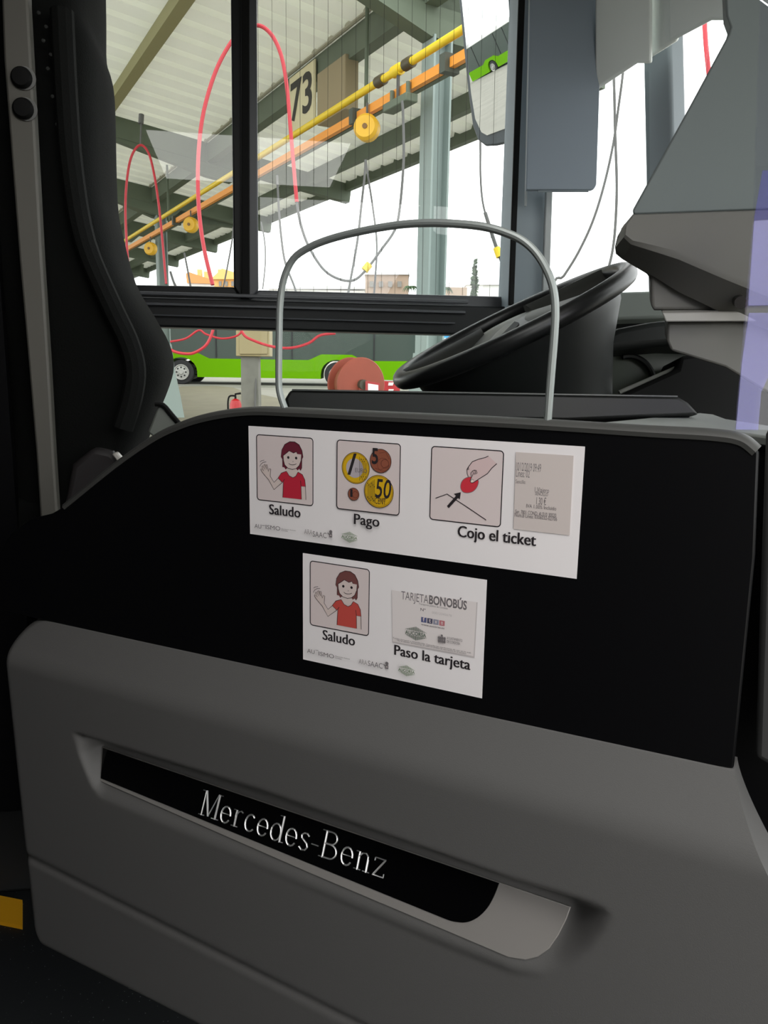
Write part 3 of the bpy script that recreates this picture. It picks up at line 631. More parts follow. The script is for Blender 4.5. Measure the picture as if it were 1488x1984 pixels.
MB().lathe(swc-nrm*0.034, nrm, [(0.0, 0), (0.075, 0), (0.088, 0.012), (0.085, 0.03), (0.05, 0.042), (0, 0.044)]).build('hub_cap', M_SWS, sw, smooth=True)
MB().lathe(swc-nrm*0.305, nrm, [(0.1, 0), (0.12, 0.1), (0.16, 0.2), (0.2, 0.268), (0.205, 0.29), (0.198, 0.297), (0.0, 0.288)], 48).build('column_shroud', M_DASH, sw, smooth=True)
for sgn, a in ((1, 0.45), (-1, 2.6)):
    mb = MB(); mb.tube([swp(a, 0.05, -0.075), swp(a, 0.15, -0.07), swp(a, 0.2, -0.055)], [0.008, 0.011], 8, smooth=3); mb.build('stalk_lever', M_RUB, sw, smooth=True)
# dashboard
dash = thing('dashboard', 'dark driver dashboard with instrument hood under the windscreen corner', 'dashboard', at(1150, 900, 1.75))
def slabpx(pts, d0, d1): return MB().prism([at(*p, d0) for p in pts], _F*(d1-d0))
slabpx([(786, 762), (870, 748), (1000, 706), (1068, 672), (1120, 630), (1165, 606), (1185, 640), (1160, 672), (1140, 700), (1230, 752), (1240, 950), (786, 950)], 1.80, 1.92).build('lower_body', M_DASH, dash, bevel=0.012)
slabpx([(1100, 668), (1150, 655), (1200, 634), (1262, 622), (1300, 618), (1420, 620), (1420, 672), (1300, 668), (1195, 676), (1168, 700), (1140, 740), (1090, 740)], 1.48, 1.60).build('instrument_hood', M_DASH, dash, bevel=0.012)
mb = slabpx([(1140, 740), (1168, 702), (1195, 680), (1300, 672), (1345, 690), (1320, 708), (1215, 757), (1140, 772)], 1.56, 1.60); part_label(mb.build('instrument_face', mat('dial_green_grey', (96, 104, 92), 0.35), dash), 'pale green-grey instrument face')
o = MB(); o.tube([at(1218+44*math.cos(a)*1.1, 742-52*math.sin(a), 1.55) for a in [math.pi*(0.08+0.5*i/14) for i in range(15)]], 0.006, 8); o.build('dial_ring', M_DASH, dash, smooth=True)
MB().tube([at(1200, 762, 1.46), at(1325, 708, 1.46)], 0.0055, 8).build('trim_strip', mat('trim_light', (140, 140, 134), 0.4), dash, smooth=True)
slabpx([(1200, 765), (1312, 714), (1318, 690), (1420, 672), (1620, 660), (1620, 900), (1200, 900)], 1.44, 1.54).build('side_console', M_RUB, dash, bevel=0.008)
mb = MB(); mb.prism([onV(*p, QA, QB)-_F*0.06 for p in [(1050, 592), (1262, 588), (1330, 586), (1330, 636), (1170, 640), (1050, 660)]], -_F*0.06)
part_label(mb.build('upper_cover', mat('dash_light', (150, 158, 152), 0.65), dash, bevel=0.006), 'pale grey cover under the windscreen')

# ================================================================== TICKET MACHINE (large grey housing at right)
tm = thing('ticket_machine', 'large grey tapering ticket machine housing at the right, screw near its lower corner', 'ticket machine', at(1400, 760, 1.1))
TD = 1.10
TV = ray(1228, 470).normalized()
def tmp(pts, d0=TD, th=0.14): return MB().prism([at(p[0], p[1], d0+(p[0]-1190)*0.00008) for p in pts], TV*th)
M_TM = mat('machine_grey', (94, 93, 88), 0.55, spec=0.35)
up = [(1400, -140), (1408, 30), (1416, 52), (1412, 66), (1320, 236), (1225, 408), (1228, 416), (1560, 403), (1560, 20), (1490, 12), (1466, -6), (1460, -140)]
tmp(up, TD+0.004, 0.05).build('upper_housing', mat('machine_upper_grey', (98, 105, 104), 0.6, spec=0.3), tm, bevel=0.006)
lo = [(1226, 416), (1560, 405), (1560, 602), (1268, 602), (1261, 596), (1260, 538), (1252, 530), (1205, 502), (1193, 492), (1191, 478), (1196, 458), (1208, 436)]
tmp(lo, TD+0.02, 0.10).build('lower_housing', M_TM, tm, bevel=0.006, seg=3)
f_ = [(1228, 417), (1560, 406), (1560, 588), (1403, 524), (1315, 487), (1262, 474), (1226, 466), (1212, 455), (1214, 437)]
b_ = [(1226, 415), (1560, 404), (1560, 668), (1397, 605), (1315, 566), (1262, 533), (1207, 503), (1192, 480), (1204, 442)]
m_ = [(a[0]*.8+c[0]*.2, a[1]*.8+c[1]*.2) for a, c in zip(f_, b_)]
MB().ring_tube([[at(*p, TD-0.034) for p in f_], [at(*p, TD-0.03) for p in m_], [at(*p, TD+0.018) for p in b_]]).build('bulged_cover', M_TM, tm, smooth=True, angle=25)
tmp([(1283, 606), (1560, 602), (1560, 622), (1290, 624)], TD-0.012, 0.10).build('lip', mat('machine_lip', (150, 148, 142), 0.5), tm, bevel=0.002)
tmp([(1292, 624), (1560, 622), (1560, 805), (1488, 762), (1405, 712), (1300, 680), (1292, 660)], TD+0.01, 0.09).build('base_box', M_TM, tm, bevel=0.004)
c = at(1436, 586, TD-0.036)
MB().cyl(c, c+TV*0.03, 0.0085, 20).build('screw', mat('screw_dark', (60, 58, 56), 0.3, metal=0.8), tm, smooth=True)
# violet strip on the cab glass: a reflection painted in as tint
gp = thing('glass_partition', 'clear glass partition edge with a violet reflection painted at the right', 'glass panel', at(1470, 850, 0.86))
GD = 0.86
MB().prism([at(*p, GD) for p in [(1478, -120), (1700, -120), (1700, 850), (1425, 850), (1438, 700), (1462, 420)]], _F*0.004).build('pane', glass('clear_cab_glass', 0.03, (0.96, 0.96, 0.99)), gp)
MB().prism([at(*p, GD-0.002) for p in [(1478, 330), (1530, 330), (1530, 590), (1450, 592), (1462, 420)]] , _F*0.001).build('reflection_band', glass('painted_reflection', 0.04, (0.80, 0.79, 0.98), 0.10, (0.36, 0.36, 0.8)), gp)
MB().prism([at(*p, GD-0.002) for p in [(1452, 606), (1530, 606), (1530, 640), (1475, 760), (1468, 848), (1425, 846), (1438, 700)]] , _F*0.001).build('reflection_band', MATS['painted_reflection'], gp)

# ================================================================== DRIVER SEAT AND PARTITION
seat = thing('driver_chair', 'black fabric driver chair seen from the side at the left', 'chair', onY(200, 1500, 1.85))
YS = 1.86
prof = [(-150, 186, -80), (-10, 188, -60), (75, 189, -40), (130, 204, -36), (200, 208, -30), (300, 210, -20), (385, 214, -10), (440, 225, -2), (540, 252, 10), (610, 292, 20), (665, 322, 30), (710, 331, 36), (750, 322, 42), (800, 302, 48), (850, 282, 50), (930, 262, 50), (1050, 250, 50)]
rings = []
pp = catmull([Vector((y, f, b)) for y, f, b in prof], 3)
for q in pp:
    a = onY(q.y, q.x, YS); b = onY(q.z, q.x, YS); cx_ = (a.x+b.x)/2; hx = (a.x-b.x)/2; hy = 0.245
    ring = []
    for j in range(28):
        t_ = 2*math.pi*j/28; c_, s_ = math.cos(t_), math.sin(t_); ex = 0.55
        ring.append(Vector((cx_+hx*math.copysign(abs(c_)**ex, c_), YS+hy*math.copysign(abs(s_)**ex, s_), a.z)))
    rings.append(ring)
MB().ring_tube(rings).build('backrest', M_SEAT, seat, smooth=True, angle=80)
# side bolster with seam and piping on the aisle side
pts = [onY(*p, YS-0.26) for p in [(120, 20), (128, 180), (140, 330), (165, 470), (215, 590), (248, 660), (262, 715), (256, 770), (238, 830)]]
MB().tube(pts, 0.02, 10, smooth=4).build('side_bolster', mat('bolster_fabric', (22, 23, 22), 0.85, spec=0.15, bump=(260, 0.4)), seat, smooth=True)
mb = MB()
for k in range(11):
    c = onY(75+k*4.5+(k % 2)*10, 25+k*27, YS-0.262); mb.lathe(c, (0, -1, 0), [(0.0035, 0), (0.003, 0.002), (0, 0.003)], 8)
mb.build('fabric_dots', mat('fabric_dot', (44, 46, 44), 0.8), seat)
a = onY(300, 860, YS)
mb = MB(); mb.prism([(a.x-0.42, YS-0.25, a.z-0.24), (a.x+0.1, YS-0.25, a.z-0.2), (a.x+0.14, YS-0.25, a.z-0.14), (a.x+0.1, YS-0.25, a.z-0.08), (a.x-0.42, YS-0.25, a.z-0.08)], (0, 0.5, 0)); mb.build('cushion', M_SEAT, seat, bevel=0.03, seg=3)
MB().cyl((a.x-0.15, YS, 0.32), (a.x-0.15, YS, a.z-0.2), 0.16, 24, 0.13).build('pedestal', M_RUB, seat, smooth=True)
MB().prism([onY(*p, YS-0.22) for p in [(286, 838), (306, 788), (316, 784), (345, 818), (340, 832), (305, 852)]], (0, 0.03, 0)).build('recliner_cover', mat('recliner_grey', (120, 124, 118), 0.5), seat, bevel=0.004)
MB().tube([onY(*p, YS-0.225) for p in [(300, 783), (316, 785), (332, 803), (350, 824)]], 0.005, 8, smooth=3).build('recliner_edging', M_RUB, seat, smooth=True)
MB().prism([onY(*p, YS-0.28) for p in [(120, 1000), (140, 900), (180, 868), (216, 876), (240, 902), (200, 945)]], (0, 0.04, 0)).build('armrest', mat('armrest_grey', (36, 32, 33), 0.6), seat, bevel=0.01)
MB().prism([onY(*p, YS-0.30) for p in [(216, 880), (226, 876), (240, 892), (232, 900)]], (0, 0.02, 0)).build('belt_buckle', mat('buckle_pale', (190, 186, 180), 0.4), seat, bevel=0.003)
pod = MB().prism([(-1.3, 1.8, 0.0), (0.6, 1.8, 0.0), (0.6, 2.19, 0.0), (-1.3, 2.19, 0.0)], (0, 0, 0.32)).build('driver_podium', M_WALL, bevel=0.01)
tag(pod, 'dark raised floor box under the driver seat', 'podium')
# partition behind the driver
YP = 1.56
pt = thing('partition_post', 'grey upright partition post with two black bolt caps at the left edge', 'post', onY(70, 1100, YP))
L_ = [(2, -140), (3, 0), (7, 111), (37, 500), (54, 692), (70, 880), (84, 1100), (120, 1790)]; R_ = [(50, -140), (54, 0), (60, 111), (81, 500), (94, 700), (104, 880), (118, 1100), (150, 1790)]
MB().prism([onY(*p, YP) for p in L_]+[onY(*p, YP) for p in R_[::-1]], (0, 0.03, 0)).build('bar', mat('bar_grey', (98, 96, 90), 0.5, spec=0.4), pt, bevel=0.004)
for x, y in ((43, 152), (46, 212)):
    c = onY(x, y, YP); cp_ = MB().lathe(c, (0, -1, 0), [(0.0175, 0), (0.0178, 0.006), (0.014, 0.012), (0, 0.013)], 24).build('bolt_cap', M_RUB, pt, smooth=True)
    MB().cyl(c+Vector((0.004, -0.001, 0)), c+Vector((0.004, -0.003, 0)), 0.0192, 24).build('washer', mat('washer_steel', (150, 150, 148), 0.3, metal=0.8), cp_, smooth=True)
pw = MB(); a = onY(-6, 100, YP+0.04); pw.prism([(-2.3, YP+0.035, 0.33), (a.x-0.02, YP+0.035, 0.33), (a.x-0.02, YP+0.035, 2.35), (-2.3, YP+0.035, 2.35)], (0, 0.02, 0))
struct(pw.build('wall_partition', M_BLACK))
# yellow floor edge
ys = [onZ(*p, 0.0) for p in [(-120, 1718), (44, 1751), (44, 1801), (-120, 1768)]]
st = MB().prism(ys, (0, 0, 0.01)).build('step_edge', mat('step_yellow', (222, 160, 18), 0.6)); tag(st, 'yellow step edge strip on the dark floor left of the cab door', 'step edge')

# ================================================================== OUTSIDE: depot canopy
CA = math.atan((744+110)/F_PX)-YAW                                    # canopy direction
EC = Vector((-math.sin(CA), math.cos(CA), 0)); ET = Vector((math.cos(CA), math.sin(CA), 0))
def stz(s, t_, z): return CAM*1 + ET*s + EC*t_ + UP*(z-CZ)
def onS(x, y, s): return on(x, y, CAM+ET*s, ET)
def tof(p): return (p-CAM).dot(EC)
def gz(p):                                                            # yard rises gently away from the bus
    f_ = Vector((p[0], p[1], 0)).dot(Vector((math.sin(YAW), math.cos(YAW), 0))); return -0.33 + max(0, min(f_, 60)-4)*0.0255
GD_ = Vector((math.sin(YAW), math.cos(YAW), 0)); GR_ = Vector((math.cos(YAW), -math.sin(YAW), 0))
mb = MB()
for f0, f1 in ((-60, 4), (4, 60), (60, 200)):
    P = [GR_*-120+GD_*f0, GR_*120+GD_*f0, GR_*120+GD_*f1, GR_*-120+GD_*f1]
    mb.poly([Vector((p.x, p.y, -0.33+max(0, min(f, 60)-4)*0.0255)) for p, f in zip(P, (f0, f0, f1, f1))])
gr_ = struct(mb.build('ground', M_CONC))
SCOL = 4.2
c1 = onS(835, 560, SCOL); T1 = tof(c1); SE = 6.5; BAY = 3.84; T0 = 13.2; CSP = 10.6
ZE = onS(806, 300, SE).z                                               # eave underside height
SL = 0.13
def roofz(s): return ZE + SL*(SE-s)
tA, tB, tP = 6.3, T0+8*BAY, 3.0
can = thing('depot_canopy', 'long open depot roof with pale ribbed sheeting and grey green steel beams', 'canopy', stz(SCOL, T1, gz(c1)))
M_SHEET = mat('roof_sheet', (236, 238, 226), 0.7, noise=(1.2, 0.06))
# corrugated sheet: trapezoid ribs run down the slope
mb = MB(); n = int((tB-6.8)/0.42); S0 = -2.2
prof = []
for i in range(n):
    t0 = 6.8+i*0.42; prof += [(t0, 0.0), (t0+0.27, 0.0), (t0+0.31, 0.075), (t0+0.38, 0.075)]
vs = []; fs = []
for s in (S0, SE):
    vs += [stz(s, t_, roofz(s)+h) for t_, h in prof]
k = len(prof)
fs = [(i, i+1, k+i+1, k+i) for i in range(k-1)]
mb.add(vs, fs)
nt = M_SHEET.node_tree; tl = nt.nodes.new('ShaderNodeBsdfTranslucent'); tl.inputs['Color'].default_value = (0.9, 0.9, 0.8, 1); mx_ = nt.nodes.new('ShaderNodeMixShader'); mx_.inputs['Fac'].default_value = 0.09
nt.links.new(nt.nodes['Principled BSDF'].outputs[0], mx_.inputs[1]); nt.links.new(tl.outputs[0], mx_.inputs[2]); nt.links.new(mx_.outputs[0], nt.nodes['Material Output'].inputs['Surface'])
mb.build('roof_sheet', M_SHEET, can)
def beam(mb, a, b, wdt, h, up=UP):
    a, b = Vector(a), Vector(b); t_ = (b-a).normalized(); sd = t_.cross(up).normalized(); upv = sd.cross(t_)
    mb.prism([a-sd*wdt/2-upv*h/2, a+sd*wdt/2-upv*h/2, a+sd*wdt/2+upv*h/2, a-sd*wdt/2+upv*h/2], b-a)
for i in range(9):
    t_ = T0+i*BAY; hb = 0.30; mb = MB()
    beam(mb, stz(S0, t_, roofz(S0)-hb/2), stz(SE+0.06, t_, roofz(SE+0.06)-hb/2), 0.16, hb)
    mb.prism([stz(4.6, t_-0.07, roofz(4.6)-0.3), stz(2.2, t_-0.07, roofz(2.2)-0.3), stz(4.0, t_-0.07, roofz(4.0)-0.5), stz(4.4, t_-0.07, roofz(4.4)-0.5)], EC*0.14)
    mb.build('cross_beam', M_STEEL, can)
for i in range(4):
    t_ = T1+i*CSP; hb = 0.42; mb = MB(); zc_ = onS(835, 90, SCOL).z
    beam(mb, stz(S0, t_, roofz(S0)-hb/2), stz(SE-0.3, t_, roofz(SE-0.3)-0.16), 0.18, 0.34)
    mb.prism([stz(S0, t_-0.09, roofz(S0)-0.05), stz(SE-0.4, t_-0.09, roofz(SE-0.4)-0.05), stz(SE-0.4, t_-0.09, roofz(SE-0.4)-0.3), stz(SCOL+0.15, t_-0.09, zc_-0.02), stz(SCOL-0.12, t_-0.09, zc_), stz(SCOL-1.0, t_-0.09, zc_+0.28), stz(S0, t_-0.09, roofz(S0)-0.35)], EC*0.18)
    mb.build('main_frame', M_STEEL, can)
for s in (-1.2, 2.41):
    mb = MB(); beam(mb, stz(s, tA, roofz(s)-0.07), stz(s, tB, roofz(s)-0.07), 0.14, 0.14); mb.build('purlin', mat('purlin_olive', (150, 146, 104), 0.7), can)
mb = MB(); beam(mb, stz(SE, 6.95, ZE-0.02), stz(SE, tB, ZE-0.02), 0.10, 0.2); mb.build('eave_gutter', M_STEEL, can)
sl_ = SE-0.75; mb = MB(); beam(mb, stz(sl_, 6.9, roofz(sl_)-0.12), stz(sl_, tB, roofz(sl_)-0.12), 0.1, 0.2); mb.build('edge_beam', M_STEEL, can)
# big lengthwise girder that carries the bay number
SB = 4.0
zb1 = onS(760, 50, SB).z; zb0 = zb1+0.02
ga = onS(640, 80, SB)
gtop = onS(640, 88, SB).z; gbot = onS(640, 140, SB).z
mb = MB(); mb.prism([stz(SB, tA, gbot), stz(SB, tB, gbot), stz(SB, tB, gtop), stz(SB, tA, gtop)], ET*0.14); mb.build('girder', M_STEEL, can)
mb = MB(); mb.tube([stz(SB-0.03, tA, gtop+0.03), stz(SB-0.03, tB, gtop+0.03)], 0.03, 8); mb.build('conduit', mat('conduit_pale', (170, 168, 150), 0.5), can)
for t_ in (T1, T1+CSP*0.985, T1+2*CSP, T1+3*CSP):
    base = stz(SCOL, t_, 0); zg = gz(base); zt = onS(835, 90, SCOL).z+0.02
    mb = MB()
    for dx in (-0.09, 0.09): mb.box(stz(SCOL+dx, t_, (zg+zt)/2), 0.02, 0.21, zt-zg, ET, EC, UP)
    mb.box(stz(SCOL, t_, (zg+zt)/2), 0.2, 0.02, zt-zg, ET, EC, UP)
    mb.ring_tube([[stz(SCOL+sx_*wd, t_+sy_*wd, z) for sx_, sy_ in ((-1, -1), (1, -1), (1, 1), (-1, 1))] for z, wd in ((zg, 0.3), (zg+0.5, 0.24), (zg+1.1, 0.15), (zg+1.6, 0.115))])
    mb.build('column', mat('column_steel', (138, 152, 148), 0.55), can)
# bay number sign and box on the girder
SS = SB-0.02
sg = [onS(*p, SS) for p in [(563, 160), (614, 121), (611, 224), (563, 258)]]
sign = thing('bay_sign', 'pale bay sign with black number 73 hung on the steel girder', 'sign', sg[3])
tL = (tof(sg[0])+tof(sg[3]))/2; tR = (tof(sg[1])+tof(sg[2]))/2; zt_ = (sg[0].z+sg[1].z)/2+0.04; zb_ = (sg[2].z+sg[3].z)/2-0.02
MB().prism([stz(SS, tL, zb_), stz(SS, tR, zb_), stz(SS, tR, zt_), stz(SS, tL, zt_)], -ET*0.015).build('board', mat('sign_board', (214, 206, 170), 0.7), sign)
mb = MB(); hh = zt_-zb_; put_text(mb, '73', stz(SS-0.018, tL-(tL-tR)*0.06, zb_+hh*0.2), -EC, UP, (tL-tR)*0.84, hh*0.66, 0.02)
mb.build('number', mat('sign_black', (52, 50, 44), 0.8), sign)
bx = [onS(*p, SS) for p in [(616, 130), (672, 128), (668, 215), (616, 245)]]
tl2, tr2 = tof(bx[0])-0.02, tof(bx[1]); z2, z1_ = gbot+0.05, bx[3].z
bo = MB().prism([stz(SS-0.02, tl2, z1_), stz(SS-0.02, tr2, z1_), stz(SS-0.02, tr2, z2), stz(SS-0.02, tl2, z2)], ET*0.16).build('junction_box', mat('box_tan', (152, 138, 108), 0.7), bevel=0.01)
tag(bo, 'tan box hung under the girder beside the number 73 sign', 'box')
# yellow pipe, orange rail
SP = 3.7
zy = onS(564, 265, SP).z; zo = onS(581, 285, SP).z
yp = thing('yellow_pipe', 'yellow air pipe running along under the depot roof', 'pipe', stz(SP, T1, zy))
MB().cyl(stz(SP, tP, zy), stz(SP, tB, zy), 0.034, 12).build('pipe', M_YEL, yp, smooth=True)
for px in (738, 770, 792):
    t_ = tof(onS(px, 120, SP)); MB().cyl(stz(SP, t_-0.06, zy), stz(SP, t_+0.06, zy), 0.05, 12).build('coupling', mat('coupling_dark', (70, 62, 40), 0.5) if px != 770 else M_YEL, yp, smooth=True)
t_ = tof(onS(772, 130, SP)); MB().tube([stz(SP, t_, zy), stz(SP, t_, zy-0.22), stz(SP-0.02, t_, zy-0.3)], 0.015, 8).build('drop_valve', M_CABLE, yp, smooth=True)
orl = thing('orange_rail', 'orange conductor rail hanging below the yellow pipe', 'rail', stz(SP+0.05, T1, zo))
mb = MB(); beam(mb, stz(SP+0.05, tP, zo), stz(SP+0.05, tB, zo), 0.05, 0.075); mb.build('rail', M_ORA, orl)
mb = MB(); beam(mb, stz(SP+0.14, tP, zo+0.03), stz(SP+0.14, tB, zo+0.03), 0.05, 0.1); mb.build('carrier_bar', M_STEEL, orl)
for px in (683, 858, 470, 330):
    t_ = tof(onS(px, 225, SP)); mb = MB(); mb.box(stz(SP+0.05, t_, zo), 0.14, 0.08, 0.14, ET, EC, UP); mb.build('joint', mat('joint_dark', (66, 72, 62), 0.6), orl)
for k in range(0, 5):
    t_ = tof(onS(685, 150, SP))+k*BAY; MB().cyl(stz(SP+0.14, t_, zo+0.05), stz(SP+0.14, t_, roofz(SP)), 0.02, 8).build('hanger', M_STEEL, orl)
# trolley under the rail
t_ = tof(onS(775, 175, SP)); tc_ = stz(SP, t_, zo-0.12)
trl = thing('rail_trolley', 'grey green trolley clamped on the orange rail, cable hanging from it', 'trolley', tc_)
mb = MB(); mb.box(tc_, 0.12, 0.42, 0.07, ET, EC, UP); mb.build('carriage', M_STEEL, trl, bevel=0.01)
for dt_ in (-0.14, 0.14): MB().cyl(tc_+EC*dt_+UP*0.03, tc_+EC*dt_+UP*0.14, 0.02, 10).build('roller_arm', M_STEEL, trl)
# spring balancers (yellow reels)
def balancer(px, py, s, r, label):
    c = onS(px, py, s); b = thing('hose_balancer', label, 'balancer', c, 'yellow hose balancers under the orange rail')
    bx_ = (GD_*0.92+GR_*0.25).normalized(); MB().lathe(c-bx_*0.07, bx_, [(0, 0), (r*0.8, 0), (r, 0.03), (r, 0.11), (r*0.8, 0.14), (0, 0.14)], 24).build('drum', mat('balancer_amber', (226, 176, 40), 0.5), b, smooth=True)
    MB().cyl(c-bx_*0.08, c-bx_*0.068, r*0.2, 12).build('boss', mat('boss_brown', (120, 84, 30), 0.5), b)
    MB().tube([c+UP*r*0.9, c+UP*(r+0.1)], 0.012, 6).build('hook', M_CABLE, b); return c
balancer(711, 248, SP, 0.12, 'largest yellow hose balancer, nearest, below the orange rail')
balancer(370, 436, SP, 0.12, 'faint yellow balancer in the middle of the left window')
balancer(292, 482, SP, 0.12, 'farthest small amber balancer beside the red hose loop')
# hoses and cables
def hose(name, label, pts, d, r, m_, cat, grp=None, tail=None):
    P = [at(x, y, d) for x, y in pts]
    r = r*1.5 if cat == 'cable' else r; o = MB().tube(P, r, 8, smooth=5).build(name, m_, smooth=True); tag(o, label, cat, grp); return o
G1 = 'red air hoses'
h = thing('air_hose', 'big red hose loop hanging in front of the sash joint, grey below', 'hose', at(480, 48, 5.5), G1)
D5 = 5.5
MB().tube([at(x, y, D5) for x, y in [(412, 552), (395, 480), (385, 400), (384, 310), (392, 230), (410, 160), (432, 108), (460, 68), (497, 49), (525, 66), (545, 108), (556, 170), (562, 240), (568, 310), (575, 392)]], 0.014, 8, smooth=5).build('red_hose', M_HOSE, h, smooth=True)
MB().tube([at(x, y, D5) for x, y in [(575, 392), (582, 432), (597, 475), (625, 520), (655, 540), (685, 543), (710, 522), (740, 482), (765, 445), (775, 400), (782, 310), (781, 225), (779, 196)]], 0.0095, 8, smooth=5).build('grey_hose', M_CABLE, h, smooth=True)
part_label(MB().tube([at(706, 524, D5), at(716, 512, D5)], 0.026, 10).build('connector', M_YEL, h), 'yellow connector')
MB().tube([at(497, 49, D5), at(498, -60, D5)], 0.006, 6).build('hanging_wire', M_CABLE, h)
h = thing('air_hose', 'narrow far red hose loop left of the grey column', 'hose', at(272, 280, 9), G1)
MB().tube([at(x, y, 9) for x, y in [(252, 550), (246, 480), (243, 400), (247, 340), (256, 300), (272, 281), (288, 297), (299, 340), (308, 400), (315, 470), (322, 550)]], 0.014, 8, smooth=5).build('red_hose', M_HOSE, h, smooth=True)
MB().tube([at(272, 281, 9), at(274, 226, 9)], 0.01, 6).build('hanging_wire', M_CABLE, h)
MB().cyl(at(273, 240, 9), at(274, 222, 9), 0.03, 10).build('suspension_block', M_CABLE, h)
hose('air_hose', 'red hose sagging low across the left of the green bus', [(318, 668), (335, 680), (355, 685), (375, 684), (398, 670), (410, 648), (416, 625)], 7, 0.013, M_HOSE, 'hose', G1)
hose('air_hose', 'red hose sagging low between tan cabinet and hose reel', [(455, 600), (470, 645), (492, 660), (530, 672), (565, 674), (598, 665), (620, 650), (650, 646)], 7.2, 0.013, M_HOSE, 'hose', G1)
hose('air_hose', 'short red hose arc just under the waist beam by the far bus window', [(330, 662), (360, 656), (385, 640), (400, 648), (430, 656), (460, 650), (475, 632)], 7.6, 0.010, M_HOSE, 'hose', G1)
G2 = 'thin hanging cables'
hose('hanging_cable', 'thin grey cable pair hanging from a red tip, left strand', [(708, 310), (707, 335), (700, 400), (692, 470), (676, 560), (670, 600)], 6, 0.006, M_CABLE, 'cable', G2)
hose('hanging_cable', 'thin grey cable pair hanging from a red tip, right strand', [(709, 310), (712, 335), (722, 400), (730, 470), (727, 540), (722, 600)], 6.1, 0.005, M_CABLE, 'cable', G2)
hose('hanging_cable', 'thin cable hanging just right of the sash joint', [(537, 340), (540, 400), (545, 460), (553, 510), (572, 560), (580, 600)], 6.4, 0.006, M_CABLE, 'cable', G2)
hose('hanging_cable', 'faint cable close to the sash joint with slight bow', [(506, 430), (513, 470), (514, 510), (509, 560)], 6.6, 0.004, M_CABLE, 'cable', G2)
hose('hanging_cable', 'thin cable low in the left window beside orange house', [(357, 490), (363, 520), (371, 565)], 8, 0.006, M_CABLE, 'cable', G2)
hose('hanging_cable', 'grey cable slanting right below the grey column in left window', [(330, 526), (336, 545), (345, 565)], 8, 0.008, M_CABLE, 'cable', G2)
hose('hanging_cable', 'thin cable rising steeply against the left edge of the sash joint', [(432, 560), (440, 520), (449, 470), (452, 440)], 8, 0.005, M_CABLE, 'cable', G2)
for lbl, pts in (('left of two thin cables seen through the quarter window', [(1188, 120), (1190, 170), (1192, 260), (1195, 360), (1192, 440), (1186, 490), (1176, 530), (1168, 560), (1150, 800), (1150, 1215)]), ('right of two thin cables seen through the quarter window, crossing to lower left', [(1209, 110), (1206, 150), (1198, 210), (1188, 280), (1170, 360), (1148, 430), (1120, 490), (1092, 535), (1070, 565), (1050, 800), (1048, 1180)])):
    hose('hanging_cable', lbl, pts, 5 if pts[0][0] < 1200 else 5.4, 0.006, M_CABLE, 'cable', G2)
h = thing('hanging_cable', 'grey cable with yellow connector hanging below the side mirror', 'cable', at(931, 280, 4.5), G2)
MB().tube([at(x, y, 4.5) for x, y in [(930, 200), (931, 280), (931, 340), (935, 390), (945, 430), (957, 470)]], 0.006, 8, smooth=4).build('cable', M_CABLE, h, smooth=True)
MB().tube([at(x, y, 4.5) for x, y in [(940, 412), (952, 450), (962, 480), (975, 515), (982, 540), (990, 570), (1000, 700), (1004, 1000), (1004, 1262)]], 0.011, 8, smooth=4).build('sleeve', M_CABLE, h, smooth=True)
part_label(MB().tube([at(962, 480, 4.5), at(968, 498, 4.5)], 0.02, 10).build('connector', M_YEL, h), 'yellow connector')
hose('air_hose', 'red hose hanging straight in the windscreen corner', [(1362, -40), (1365, 40), (1368, 90), (1374, 150), (1380, 230)], 4, 0.012, M_HOSE, 'hose', G1)
h = MB().tube([at(x, y, 2.68) for x, y in [(1000, 240), (1020, 300), (1018, 380), (1008, 460), (990, 530), (975, 580), (955, 608), (930, 625), (900, 648)]], 0.009, 8, smooth=4).build('mirror_cable', M_RUB, smooth=True)
tag(h, 'black cable curving down beside the front pillar outside the glass', 'cable')

# ------------------------------------------------------------------ side mirror (real reflector)
MD = 2.62
mc = at(952, 120, MD)
vd = (mc-CAM).normalized(); want = Vector((-0.80, 0.585, -0.015)).normalized()
mn = (want-vd).normalized()
mir = thing('side_mirror', 'tall outside mirror reflecting a green bus, left of the front pillar', 'mirror', at(960, 285, MD))
def mpx(x, y, lift=0): return on(x, y, mc+mn*lift, mn)
GLS = [(893, -160), (896, 0), (906, 100), (914, 180), (922, 230), (934, 256), (945, 262), (985, 247), (996, 236), (999, 200), (994, 120), (986, -10), (980, -160)]
HSG = [(884, -170), (888, 0), (898, 100), (906, 180), (915, 245), (925, 272), (940, 284), (960, 283), (1000, 275), (1012, 262), (1012, 180), (1004, 60), (998, -40), (992, -170)]
MB().prism([mpx(*p, 0.0) for p in HSG], -mn*0.06).build('housing', mat('mirror_housing', (66, 74, 78), 0.5), mir, bevel=0.008)
mm_ = mat('mirror_glass', (238, 240, 238), 0.0, metal=1.0); MB().prism([mpx(*p, 0.0) for p in GLS], mn*0.003).build('mirror_glass', mm_, mir)

